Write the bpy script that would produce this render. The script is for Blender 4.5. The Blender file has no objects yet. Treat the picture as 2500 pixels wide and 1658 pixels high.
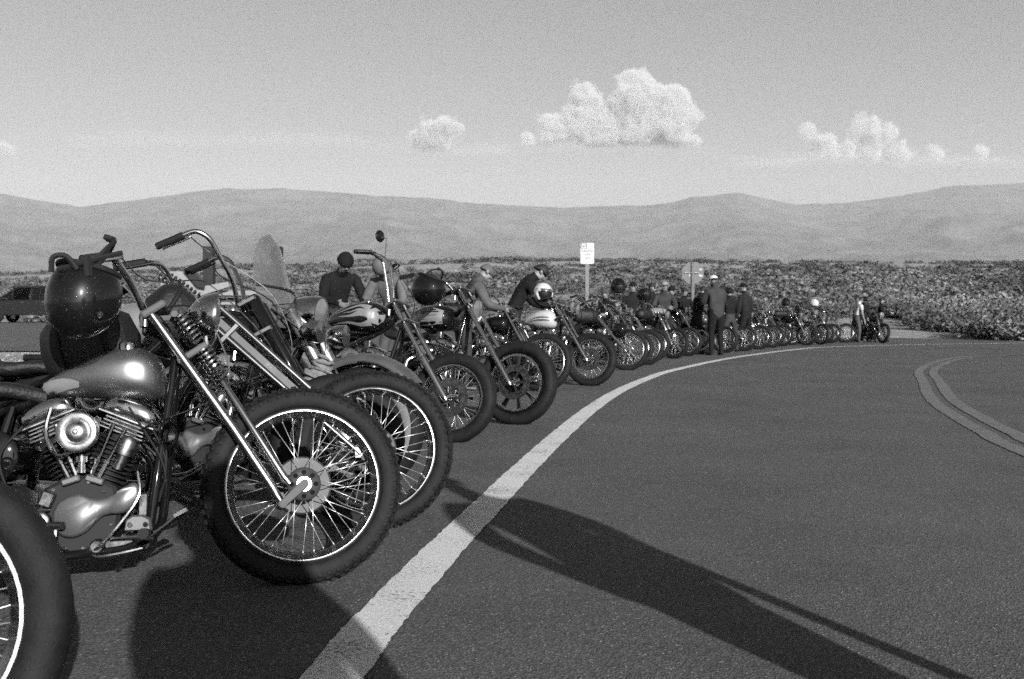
import bpy, math, random
import numpy as np
from mathutils import Vector, Matrix, noise

random.seed(7)
S = bpy.context.scene
COL = S.collection
R = math.radians
V = Vector

# ------------------------------------------------------------------ camera
cam_d = bpy.data.cameras.new("camera")
cam = bpy.data.objects.new("camera", cam_d)
COL.objects.link(cam)
S.camera = cam
CAM_H = 0.94
cam.location = (0, 0, CAM_H)
cam.rotation_euler = (R(90 - 1.40), 0, 0)
cam_d.sensor_width = 36
cam_d.lens = 35.0
cam_d.clip_start = 0.05
cam_d.clip_end = 90000
cam_d.dof.use_dof = True
cam_d.dof.focus_distance = 4.2
cam_d.dof.aperture_fstop = 6.5

# ------------------------------------------------------------------ light
SUN_AZ = 23.0      # the light travels forward and this far to the left
SUN_EL = 20.0
w = bpy.data.worlds.new("World")
S.world = w
w.use_nodes = True
nt = w.node_tree
bg = nt.nodes["Background"]
sky = nt.nodes.new("ShaderNodeTexSky")
sky.sky_type = 'NISHITA'
sky.sun_disc = False
sky.sun_elevation = R(SUN_EL)
sky.sun_rotation = R(180 - SUN_AZ)
sky.altitude = 200
sky.air_density = 1.0
sky.dust_density = 1.6
sky.ozone_density = 1.0
# black and white film: the whole place is recorded in one tone per colour
bw = nt.nodes.new("ShaderNodeVectorMath")
bw.operation = 'DOT_PRODUCT'
bw.inputs[1].default_value = (0.36, 0.31, 0.22)
nt.links.new(sky.outputs[0], bw.inputs[0])
nt.links.new(bw.outputs['Value'], bg.inputs[0])
bg.inputs[1].default_value = 0.05
sd = bpy.data.lights.new("sun", 'SUN')
sun = bpy.data.objects.new("sun", sd)
COL.objects.link(sun)
sd.energy = 5.0
sd.angle = R(0.6)
sd.color = (1, 1, 1)
sun.location = (10, -20, 15)
ldir = V((-math.sin(R(SUN_AZ)) * math.cos(R(SUN_EL)), math.cos(R(SUN_AZ)) * math.cos(R(SUN_EL)), -math.sin(R(SUN_EL))))
sun.rotation_euler = ldir.to_track_quat('-Z', 'Y').to_euler()

vs = S.view_settings
vs.view_transform = 'Standard'
vs.look = 'None'
vs.exposure = 1.1
vs.gamma = 1
vs.use_curve_mapping = False
S.render.engine = 'CYCLES'
S.cycles.max_bounces = 6
S.cycles.use_denoising = False
S.cycles.use_adaptive_sampling = True
S.cycles.adaptive_threshold = 0.075
S.cycles.sample_clamp_indirect = 1.2
S.cycles.adaptive_min_samples = 20
S.cycles.transparent_max_bounces = 12
S.cycles.volume_bounces = 0
S.cycles.caustics_reflective = False
S.cycles.caustics_refractive = False

# ------------------------------------------------------------------ materials
MATS = {}


def mat(name, val, rough=0.5, metal=0.0, coat=0.0, noise_amt=0.0, noise_scale=20, bump=0.0, bump_scale=100, rough_var=0.0,
        trans=0.0, alpha=1.0, ior=1.45, obj_coords=True, spec=0.5):
    if name in MATS:
        return MATS[name]
    m = bpy.data.materials.new(name)
    m.use_nodes = True
    t = m.node_tree
    b = t.nodes["Principled BSDF"]
    b.inputs['Base Color'].default_value = (val, val, val, 1)
    b.inputs['Roughness'].default_value = rough
    b.inputs['Metallic'].default_value = metal
    b.inputs['Coat Weight'].default_value = coat
    b.inputs['Coat Roughness'].default_value = 0.04
    b.inputs['Transmission Weight'].default_value = trans
    b.inputs['IOR'].default_value = ior
    b.inputs['Alpha'].default_value = alpha
    b.inputs['Specular IOR Level'].default_value = spec
    tc = t.nodes.new("ShaderNodeTexCoord")
    if noise_amt or rough_var:
        n = t.nodes.new("ShaderNodeTexNoise")
        n.inputs['Scale'].default_value = noise_scale
        n.inputs['Detail'].default_value = 6
        n.inputs['Roughness'].default_value = 0.65
        t.links.new(tc.outputs['Object'], n.inputs['Vector'])
        if noise_amt:
            r = t.nodes.new("ShaderNodeMapRange")
            r.inputs['From Min'].default_value = 0.3
            r.inputs['From Max'].default_value = 0.7
            r.inputs['To Min'].default_value = val * (1 - noise_amt)
            r.inputs['To Max'].default_value = val * (1 + noise_amt)
            t.links.new(n.outputs['Fac'], r.inputs['Value'])
            t.links.new(r.outputs[0], b.inputs['Base Color'])
        if rough_var:
            r = t.nodes.new("ShaderNodeMapRange")
            r.inputs['From Min'].default_value = 0.3
            r.inputs['From Max'].default_value = 0.7
            r.inputs['To Min'].default_value = max(0.02, rough - rough_var)
            r.inputs['To Max'].default_value = rough + rough_var
            t.links.new(n.outputs['Fac'], r.inputs['Value'])
            t.links.new(r.outputs[0], b.inputs['Roughness'])
    if bump:
        n2 = t.nodes.new("ShaderNodeTexNoise")
        n2.inputs['Scale'].default_value = bump_scale
        n2.inputs['Detail'].default_value = 4
        t.links.new(tc.outputs['Object'], n2.inputs['Vector'])
        bp = t.nodes.new("ShaderNodeBump")
        bp.inputs['Strength'].default_value = bump
        bp.inputs['Distance'].default_value = 0.01
        t.links.new(n2.outputs['Fac'], bp.inputs['Height'])
        t.links.new(bp.outputs[0], b.inputs['Normal'])
    MATS[name] = m
    return m


CHROME = mat("chrome", 0.42, 0.15, 1.0, noise_amt=0.12, noise_scale=14, rough_var=0.05)
ALU = mat("polished_aluminium", 0.40, 0.33, 1.0, noise_amt=0.07, noise_scale=25, rough_var=0.1)
DARKALU = mat("oily_cast_metal", 0.014, 0.62, 0.15, spec=0.25, noise_amt=0.25, noise_scale=30, rough_var=0.12)
STEEL = mat("dull_steel", 0.14, 0.38, 1.0, noise_amt=0.3, noise_scale=40, rough_var=0.1)
GLOSSBLACK = mat("black_gloss_paint", 0.004, 0.3, 0.0, spec=0.0, coat=0.85, noise_amt=0.3, noise_scale=30)
RUBBER = mat("tyre_rubber", 0.0078, 0.66, 0.0, spec=0.16, noise_amt=0.45, noise_scale=16, bump=0.25, bump_scale=160)
DRUM = mat("painted_drum", 0.03, 0.55, 0.1, noise_amt=0.3)
CASTALU = mat("cast_aluminium", 0.165, 0.36, 0.75, noise_amt=0.08)
ROCKER = mat("fork_rocker_paint", 0.075, 0.70, 0.0, spec=0.2)
FORKCHROME = mat("fork_chrome", 0.30, 0.25, 1.0, noise_amt=0.12, noise_scale=14)
RIMCHROME = mat("rim_chrome", 0.32, 0.26, 1.0, noise_amt=0.1)
SPOKE = mat("spoke_wire", 0.40, 0.34, 0.75)
GRIP = mat("grip_rubber", 0.006, 0.7, spec=0.3, bump=0.3, bump_scale=300)
LEATHER = mat("black_leather", 0.006, 0.55, spec=0.35, noise_amt=0.4, noise_scale=18, bump=0.5, bump_scale=90)
GREYPAINT = mat("silver_metallic_paint", 0.25, 0.36, 0.95, coat=0.12, noise_amt=0.06, noise_scale=200)
TANPAINT = mat("pale_metallic_paint", 0.26, 0.32, 0.6, coat=0.6)
FENDERPAINT = mat("dusty_grey_paint", 0.05, 0.42, 0.1, coat=0.25, noise_amt=0.25, noise_scale=9)
WHITEPAINT = mat("white_gloss_paint", 0.31, 0.25, coat=0.6, noise_amt=0.05)
PALEPAINT = mat("pale_grey_paint", 0.135, 0.3, coat=0.5)
MIDPAINT = mat("mid_grey_paint", 0.05, 0.3, 0.2, coat=0.6)
LENS = mat("lamp_glass", 0.13, 0.08, 0.3, coat=1.0)
REDLENS = mat("tail_lamp_glass", 0.06, 0.1, 0.0, coat=1.0)
GLASS = mat("smoked_windshield", 0.10, 0.06, 0.0, alpha=0.62, coat=0.4, noise_amt=0.3, noise_scale=5)
ROPE = mat("coiled_rope", 0.12, 0.85, noise_amt=0.4, noise_scale=60, bump=0.6, bump_scale=120)
FLAKE = mat("black_flake_helmet", 0.003, 0.3, 0.0, spec=0.1, coat=0.6)
if True:   # metal flakes under the lacquer
    t = FLAKE.node_tree
    b = t.nodes["Principled BSDF"]
    tc = t.nodes.new("ShaderNodeTexCoord")
    vo = t.nodes.new("ShaderNodeTexVoronoi")
    vo.inputs['Scale'].default_value = 190
    t.links.new(tc.outputs['Object'], vo.inputs['Vector'])
    ma = t.nodes.new("ShaderNodeMath")
    ma.operation = 'LESS_THAN'
    ma.inputs[1].default_value = 0.07
    t.links.new(vo.outputs['Distance'], ma.inputs[0])
    t.links.new(ma.outputs[0], b.inputs['Metallic'])
    mx = t.nodes.new("ShaderNodeMapRange")
    mx.inputs['To Min'].default_value = 0.004
    mx.inputs['To Max'].default_value = 0.55
    t.links.new(ma.outputs[0], mx.inputs['Value'])
    t.links.new(mx.outputs[0], b.inputs['Base Color'])
    nm = t.nodes.new("ShaderNodeBump")
    nm.inputs['Strength'].default_value = 0.5
    nm.inputs['Distance'].default_value = 0.004
    t.links.new(vo.outputs['Color'], nm.inputs['Height'])
    t.links.new(nm.outputs[0], b.inputs['Normal'])


# ------------------------------------------------------------------ mesh builder
class MB:
    def __init__(self, M=None):
        self.v = []
        self.f = []
        self.M = M or Matrix.Identity(4)

    def add(self, vs_, fs):
        o = len(self.v)
        M = self.M
        self.v += [tuple(M @ V(p)) for p in vs_]
        self.f += [tuple(i + o for i in f) for f in fs]

    def tube(self, pts, r, n=8, cap=True, closed=False):
        pts = [V(p) for p in pts]
        k = len(pts)
        rs = r if isinstance(r, (list, tuple)) else [r] * k
        vs_, fs = [], []
        t0 = (pts[1] - pts[0]).normalized()
        up = V((0, 0, 1)) if abs(t0.z) < 0.9 else V((0, 1, 0))
        nx = t0.cross(up).normalized()
        for i in range(k):
            if closed:
                tg = pts[(i + 1) % k] - pts[i - 1]
            elif i == 0:
                tg = pts[1] - pts[0]
            elif i == k - 1:
                tg = pts[-1] - pts[-2]
            else:
                tg = (pts[i + 1] - pts[i]).normalized() + (pts[i] - pts[i - 1]).normalized()
            if tg.length < 1e-9:
                tg = t0
            tg.normalize()
            nx = (nx - tg * nx.dot(tg))
            if nx.length < 1e-6:
                nx = tg.orthogonal()
            nx.normalize()
            ny = tg.cross(nx)
            for j in range(n):
                a = 2 * math.pi * j / n
                vs_.append(pts[i] + (nx * math.cos(a) + ny * math.sin(a)) * rs[i])
        kk = k if closed else k - 1
        for i in range(kk):
            i2 = (i + 1) % k
            for j in range(n):
                j2 = (j + 1) % n
                fs.append((i * n + j, i * n + j2, i2 * n + j2, i2 * n + j))
        if cap and not closed:
            fs.append(tuple(range(n - 1, -1, -1)))
            fs.append(tuple((k - 1) * n + j for j in range(n)))
        self.add(vs_, fs)

    def lathe(self, prof, o=(0, 0, 0), axis=(0, 1, 0), n=32, closed=False):
        """prof: (along the axis, radius)"""
        o = V(o)
        ax = V(axis).normalized()
        a1 = ax.orthogonal().normalized()
        if abs(ax.y) > 0.99:
            a1 = V((1, 0, 0))
        a2 = ax.cross(a1)
        vs_, fs = [], []
        k = len(prof)
        for (h, r) in prof:
            for j in range(n):
                a = 2 * math.pi * j / n
                vs_.append(o + ax * h + (a1 * math.cos(a) + a2 * math.sin(a)) * max(r, 1e-5))
        for i in range(k if closed else k - 1):
            i2 = (i + 1) % k
            for j in range(n):
                j2 = (j + 1) % n
                fs.append((i * n + j, i * n + j2, i2 * n + j2, i2 * n + j))
        if not closed:
            if prof[0][1] > 1e-4:
                fs.append(tuple(range(n)))
            if prof[-1][1] > 1e-4:
                fs.append(tuple((k - 1) * n + j for j in range(n - 1, -1, -1)))
        self.add(vs_, fs)

    def box(self, c, s, rot=None, ch=0.12):
        """chamfered box: c centre, s full size, rot Matrix 3x3 or angle about y"""
        if rot is None:
            Rm = Matrix.Identity(3)
        elif isinstance(rot, (int, float)):
            Rm = Matrix.Rotation(rot, 3, 'Y')
        else:
            Rm = rot
        c = V(c)
        hx, hy, hz = s[0] / 2, s[1] / 2, s[2] / 2
        b = min(hx, hy, hz) * ch * 2
        vs_ = []
        idx = {}
        for sx in (-1, 1):
            for sy in (-1, 1):
                for sz in (-1, 1):
                    for k in range(3):
                        d = [hx, hy, hz]
                        for q in range(3):
                            if q != k:
                                d[q] -= b
                        idx[(sx, sy, sz, k)] = len(vs_)
                        vs_.append(c + Rm @ V((sx * d[0], sy * d[1], sz * d[2])))
        fs = []
        for sx in (-1, 1):
            q = [idx[(sx, -1, -1, 0)], idx[(sx, 1, -1, 0)], idx[(sx, 1, 1, 0)], idx[(sx, -1, 1, 0)]]
            fs.append(tuple(q if sx > 0 else q[::-1]))
            q = [idx[(-1, sx, -1, 1)], idx[(-1, sx, 1, 1)], idx[(1, sx, 1, 1)], idx[(1, sx, -1, 1)]]
            fs.append(tuple(q if sx > 0 else q[::-1]))
            q = [idx[(-1, -1, sx, 2)], idx[(1, -1, sx, 2)], idx[(1, 1, sx, 2)], idx[(-1, 1, sx, 2)]]
            fs.append(tuple(q if sx > 0 else q[::-1]))
        for s1 in (-1, 1):
            for s2 in (-1, 1):
                fs.append((idx[(-1, s1, s2, 1)], idx[(1, s1, s2, 1)], idx[(1, s1, s2, 2)], idx[(-1, s1, s2, 2)]))
                fs.append((idx[(s1, -1, s2, 0)], idx[(s1, 1, s2, 0)], idx[(s1, 1, s2, 2)], idx[(s1, -1, s2, 2)]))
                fs.append((idx[(s1, s2, -1, 0)], idx[(s1, s2, 1, 0)], idx[(s1, s2, 1, 1)], idx[(s1, s2, -1, 1)]))
                for s3 in (-1, 1):
                    fs.append((idx[(s1, s2, s3, 0)], idx[(s1, s2, s3, 1)], idx[(s1, s2, s3, 2)]))
        self.add(vs_, fs)

    def ell(self, c, r, nu=16, nv=10, rot=None):
        c = V(c)
        Rm = rot or Matrix.Identity(3)
        vs_, fs = [], []
        for i in range(nv + 1):
            th = math.pi * i / nv
            for j in range(nu):
                a = 2 * math.pi * j / nu
                vs_.append(c + Rm @ V((r[0] * math.sin(th) * math.cos(a), r[1] * math.sin(th) * math.sin(a), r[2] * math.cos(th))))
        for i in range(nv):
            for j in range(nu):
                j2 = (j + 1) % nu
                if i == 0:
                    fs.append((j, (i + 1) * nu + j, (i + 1) * nu + j2))
                elif i == nv - 1:
                    fs.append((i * nu + j, (i + 1) * nu + j, i * nu + j2))
                else:
                    fs.append((i * nu + j, (i + 1) * nu + j, (i + 1) * nu + j2, i * nu + j2))
        self.add(vs_, fs)

    def prism(self, poly, y0, y1, bev=0.006):
        """poly in x,z ; extruded along y with a chamfer towards both faces"""
        n = len(poly)
        cx = sum(p[0] for p in poly) / n
        cz = sum(p[1] for p in poly) / n
        vs_ = []
        s = 1 if y1 > y0 else -1

        def ring(y, inset):
            out = []
            for i in range(n):
                p0, p, p1 = V(poly[i - 1]), V(poly[i]), V(poly[(i + 1) % n])
                d = ((p0 - p).normalized() + (p1 - p).normalized())
                e = (V((cx, cz)) - p).normalized()
                if d.length > 0.05:
                    d.normalize()
                    if d.dot(e) < 0:
                        d = -d
                    e = (d + e * 0.5).normalized()
                q = p + e * inset
                out.append((q.x, y, q.y))
            return out
        for (y, i_) in ((y0, bev), (y0 + s * bev, 0), (y1 - s * bev, 0), (y1, bev)):
            vs_ += ring(y, i_)
        fs = []
        for k in range(3):
            for j in range(n):
                j2 = (j + 1) % n
                fs.append((k * n + j, k * n + j2, (k + 1) * n + j2, (k + 1) * n + j))
        fs.append(tuple(range(n - 1, -1, -1)))
        fs.append(tuple(3 * n + j for j in range(n)))
        self.add(vs_, fs)

    def loft(self, rings, cap=True):
        n = len(rings[0])
        vs_ = [p for r_ in rings for p in r_]
        fs = []
        for i in range(len(rings) - 1):
            for j in range(n):
                j2 = (j + 1) % n
                fs.append((i * n + j, i * n + j2, (i + 1) * n + j2, (i + 1) * n + j))
        if cap:
            fs.append(tuple(range(n - 1, -1, -1)))
            fs.append(tuple((len(rings) - 1) * n + j for j in range(n)))
        self.add(vs_, fs)

    def spring(self, p0, p1, rad, wire, turns, n=5, seg=10):
        p0, p1 = V(p0), V(p1)
        ax = (p1 - p0)
        L = ax.length
        ax.normalize()
        a1 = ax.orthogonal().normalized()
        a2 = ax.cross(a1)
        pts = []
        m = int(turns * seg)
        for i in range(m + 1):
            a = 2 * math.pi * i / seg
            pts.append(p0 + ax * (L * i / m) + (a1 * math.cos(a) + a2 * math.sin(a)) * rad)
        self.tube(pts, wire, n)

    def build(self, name, m=None, parent=None, angle=43, flip=False):
        me = bpy.data.meshes.new(name)
        me.from_pydata(self.v, [], self.f)
        if m:
            me.materials.append(m)
        me.shade_smooth()
        if angle:
            me.set_sharp_from_angle(angle=R(angle))
        o = bpy.data.objects.new(name, me)
        COL.objects.link(o)
        if parent:
            o.parent = parent
        return o


def empty(name, loc=(0, 0, 0), rot=(0, 0, 0)):
    o = bpy.data.objects.new(name, None)
    o.empty_display_size = 0.1
    COL.objects.link(o)
    o.location = loc
    o.rotation_euler = rot
    return o


def tag(o, label=None, cat=None, group=None, kind=None):
    if label:
        o['label'] = label
    if cat:
        o['category'] = cat
    if group:
        o['group'] = group
    if kind:
        o['kind'] = kind
    return o


def bez(pts, k=6):
    """Catmull-Rom through the points"""
    pts = [V(p) for p in pts]
    P = [pts[0] * 2 - pts[1]] + pts + [pts[-1] * 2 - pts[-2]]
    out = []
    for i in range(1, len(P) - 2):
        for j in range(k):
            t = j / k
            a, b, c, d = P[i - 1], P[i], P[i + 1], P[i + 2]
            out.append(0.5 * ((2 * b) + (c - a) * t + (2 * a - 5 * b + 4 * c - d) * t * t + (3 * b - a - 3 * c + d) * t ** 3))
    out.append(pts[-1])
    return out


def fillet(pts, rad=0.04, k=5):
    """polyline with rounded corners"""
    pts = [V(p) for p in pts]
    out = [pts[0]]
    for i in range(1, len(pts) - 1):
        a, b, c = pts[i - 1], pts[i], pts[i + 1]
        d1, d2 = (a - b), (c - b)
        r_ = min(rad, d1.length * 0.45, d2.length * 0.45)
        p, q = b + d1.normalized() * r_, b + d2.normalized() * r_
        for j in range(k + 1):
            t = j / k
            out.append(p * (1 - t) ** 2 + b * 2 * t * (1 - t) + q * t * t)
    out.append(pts[-1])
    return out


def curve_to_mesh(name, cu):
    """lettering as real mesh"""
    tmp = bpy.data.objects.new(name, cu)
    COL.objects.link(tmp)
    me = bpy.data.meshes.new_from_object(tmp.evaluated_get(bpy.context.evaluated_depsgraph_get()))
    bpy.data.objects.remove(tmp)
    me.name = name
    o = bpy.data.objects.new(name, me)
    COL.objects.link(o)
    return o

CLOUDS = True
HAZE = 5.5e-5

# ------------------------------------------------------------------ motorcycles
def torus_prof(rc, hw, hh, k=14, e=2.4):
    out = []
    for i in range(k):
        a = 2 * math.pi * i / k
        c, s = math.cos(a), math.sin(a)
        out.append((hw * math.copysign(abs(s) ** (2 / e), s), rc + hh * math.copysign(abs(c) ** (2 / e), c)))
    return out


def make_wheel(name, hub, r, w_, th, parent, M, c, q, front=True):
    """hub centre, outer radius, tyre width, tyre section height"""
    nseg = (72, 48, 32)[q]
    rr = r - th
    kind = c.get('rim_f' if front else 'rim_r', 'spoke')
    # rim is the part, everything else hangs on it
    mb = MB(M)
    prof = [(-w_ * .34, rr + .012), (-w_ * .385, rr + .008), (-w_ * .385, rr + .001), (-w_ * .34, rr - .001), (-w_ * .2, rr - .018),
            (0, rr - .024), (w_ * .2, rr - .018), (w_ * .34, rr - .001), (w_ * .385, rr + .001), (w_ * .385, rr + .008),
            (w_ * .34, rr + .012), (0, rr)]
    mb.lathe(prof, hub, (0, 1, 0), nseg, closed=True)
    rim = mb.build(name, c.get('rim_mat', RIMCHROME), parent, 50)
    mb = MB(M)
    mb.lathe(torus_prof(r - th / 2, w_ / 2, th / 2, 16 if q < 2 else 10), hub, (0, 1, 0), nseg, closed=True)
    tread = c.get('tread', 'road') if front else 'road'
    if q < 2 and tread == 'knobby':
        n = 62
        for i in range(n):
            for row, (yo, ro, tilt) in enumerate(((-.040, -.017, .9), (-.014, -.002, .2), (.014, -.002, -.2), (.040, -.017, -.9))):
                a = 2 * math.pi * (i + (.5 if row % 2 else 0)) / n
                Rm = Matrix.Rotation(-a, 3, 'Y') @ Matrix.Rotation(tilt, 3, 'Z')
                # radial direction is local x
                rad = r + ro
                mb.box(V(hub) + V((math.cos(a) * rad, yo * w_ / .1, math.sin(a) * rad)), (.010, .021, .019), Rm, .15)
    elif q < 1:
        n = 90 if q == 0 else 60
        for i in range(n):
            for row, yo in enumerate((-.26, .26)):
                a = 2 * math.pi * (i + (.5 if row else 0)) / n
                Rm = Matrix.Rotation(-a, 3, 'Y') @ Matrix.Rotation(.5 if row else -.5, 3, 'X') @ Matrix.Rotation(-.45 if row else .45, 3, 'Z')
                rad = r - .003
                mb.box(V(hub) + V((math.cos(a) * rad, yo * w_, math.sin(a) * rad)), (.008, w_ * .34, .013), Rm, .2)
    if q == 0 and tread == 'knobby':
        for i in range(62):
            a = 2 * math.pi * (i + .25) / 62
            Rm = Matrix.Rotation(-a, 3, 'Y')
            for s in (-1, 1):
                rad = r - .031
                mb.box(V(hub) + V((math.cos(a) * rad, s * (w_ / 2 - .0035), math.sin(a) * rad)), (.020, .008, .015), Rm @ Matrix.Rotation(.30 * s, 3, 'Z'), .2)
        for s in (-1, 1):
            for rad in (rr + .018, rr + .026):
                mb.tube([V(hub) + V((math.cos(a) * rad, s * w_ * .455, math.sin(a) * rad)) for a in [2 * math.pi * j / 72 for j in range(72)]], .0016, 4, closed=True)
    tyre = mb.build("tyre", RUBBER, rim, 45)
    if c.get('whitewall') and front:
        for s in (-1,):
            mb = MB(M)
            mb.lathe([(s * w_ * .44, rr + .022), (s * w_ * .505, rr + .035), (s * w_ * .508, rr + .058), (s * w_ * .49, rr + .07), (s * w_ * .44, rr + .05)],
                     hub, (0, 1, 0), nseg, closed=True)
            mb.build("white_sidewall", PALEPAINT, rim)
    hb = V(hub)
    # hub
    mb = MB(M)
    fl = c.get('flange', .045)
    mb.lathe([(-.062, .012), (-.062, .026), (-.048, .03), (-.046, fl), (-.040, fl), (-.036, .026), (.036, .026), (.040, fl), (.046, fl),
              (.05, .03), (.062, .026), (.062, .012)], hub, (0, 1, 0), 24)
    mb.tube([hb + V((0, -.085, 0)), hb + V((0, .085, 0))], .010, 10)
    mb.lathe([(-.094, .0), (-.094, .011), (-.088, .016), (-.080, .016), (-.080, 0)], hub, (0, 1, 0), 6)
    mb.build("hub", CHROME if c.get('chrome_hub', True) else DARKALU, rim)
    if kind == 'spoke':
        n = c.get('n_spokes', 40)
        proto = None
        allm = MB(M)
        for i in range(n):
            side = -1 if i % 2 else 1
            cross = 1 if (i // 2) % 2 else -1
            a = 2 * math.pi * i / n
            ah = a + cross * (.62 if q < 2 else .6)
            p0 = hb + V((math.cos(ah) * fl * .95, side * .043, math.sin(ah) * fl * .95))
            p1 = hb + V((math.cos(a) * (rr - .018), side * .006, math.sin(a) * (rr - .018)))
            sr = .0017 if q < 2 else .0020
            if q == 0 and front:
                one = MB(M)
                one.tube([p0, p0.lerp(p1, .93)], sr, 5)
                one.tube([p0.lerp(p1, .93), p1], sr * 1.7, 5)
                one.build("spoke", SPOKE, rim, 0)
            else:
                allm.tube([p0, p1], sr, 4, cap=False)
        if allm.v:
            tag(allm.build("spokes_joined", SPOKE, rim, 0), kind='stuff')
    else:
        blades = c.get('blades', 9)
        mb = MB(M)
        mb.lathe([(-.03, .05), (-.035, .085), (-.02, .1), (.02, .1), (.035, .085), (.03, .05)], hub, (0, 1, 0), 32)
        for i in range(blades):
            a = 2 * math.pi * i / blades
            for da in (-.06, .06):
                a1_ = a + da
                p0 = hb + V((math.cos(a) * .08, 0, math.sin(a) * .08))
                p1 = hb + V((math.cos(a1_) * (rr - .012), 0, math.sin(a1_) * (rr - .012)))
                d = p1 - p0
                ang = math.atan2(d.z, d.x)
                mb.box((p0 + p1) / 2, (d.length, .030, .011), Matrix.Rotation(-ang, 3, 'Y'), .2)
        mb.build("wheel_spider", GLOSSBLACK, rim)
        mb = MB(M)
        mb.lathe([(-.036, rr - .03), (-.038, rr - .012), (-.03, rr - .01), (-.03, rr - .03)], hub, (0, 1, 0), nseg, closed=True)
        mb.build("polished_ring", ALU, rim)
    # brakes
    br = c.get('brake_f' if front else 'brake_r', 'none')
    if br == 'disc':
        mb = MB(M)
        y = -.062
        mb.lathe([(y, .085), (y, .142), (y - .005, .142), (y - .005, .085)], hub, (0, 1, 0), 40, closed=True)
        mb.build("brake_disc", STEEL, rim)
        mb = MB(M)
        for i in range(5):
            a = 2 * math.pi * i / 5
            ang = a
            p0 = hb + V((math.cos(a) * .035, y, math.sin(a) * .035))
            p1 = hb + V((math.cos(a) * .095, y, math.sin(a) * .095))
            mb.box((p0 + p1) / 2, (.065, .007, .018), Matrix.Rotation(-a, 3, 'Y'))
        mb.build("disc_carrier", DARKALU, rim)
    elif br == 'drum':
        mb = MB(M)
        mb.lathe([(.03, .05), (.03, .098), (.036, .104), (.058, .104), (.064, .09), (.066, .03)], hub, (0, 1, 0), 36)
        mb.build("brake_drum", DRUM, rim)
        # drilled star hub cover on the near side
        mb = MB(M)
        mb.lathe([(-.052, .02), (-.056, .046), (-.052, .058), (-.044, .060), (-.040, .05)], hub, (0, 1, 0), 32)
        mb.build("hub_flange", DARKALU, rim)
        mb = MB(M)
        for i in range(8):
            a = 2 * math.pi * i / 8
            mb.lathe([(-.0575, .0), (-.0575, .0085), (-.05, .0085)], hb + V((math.cos(a) * .042, 0, math.sin(a) * .042)), (0, 1, 0), 10)
        mb.build("hub_hole", GLOSSBLACK, rim)
    elif br == 'plate':
        mb = MB(M)
        mb.lathe([(-.05, .03), (-.06, .06), (-.056, .115), (-.046, .125), (-.03, .125), (-.03, .05)], hub, (0, 1, 0), 40)
        mb.build("brake_plate", c.get('plate_mat', ALU), rim)
    return rim


def tank_funcs(c):
    T = c['tank']
    xf, xr, ztop, H, W_, slope = T['xf'], T['xr'], T['ztop'], T['H'], T['W'], T.get('slope', .0)
    FX = [0, .03, .08, .18, .32, .5, .68, .84, .95, 1.0]
    FW = T.get('fw', [.30, .58, .80, .97, 1.0, .92, .70, .44, .24, .08])
    FH = T.get('fh', [.40, .66, .84, .97, 1.0, .93, .76, .54, .34, .15])

    def g(t):
        return np.interp(t, FX, FW), np.interp(t, FX, FH)

    def sec(t):
        fw, fh = g(t)
        x = xf + (xr - xf) * t
        zb = ztop - H + slope * (x - xf)
        flat = T.get('flat', .35)
        h = H * fh
        zc = zb + H * (1 - fh) * flat + h / 2
        return x, zc, h / 2, W_ / 2 * fw

    def side(x, z):
        t = min(1, max(0, (x - xf) / (xr - xf)))
        _, zc, hh, ww = sec(t)
        u = min(.999, abs(z - zc) / hh)
        e = 2.5
        return -ww * (1 - u ** e) ** (1 / e)
    return sec, side


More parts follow.
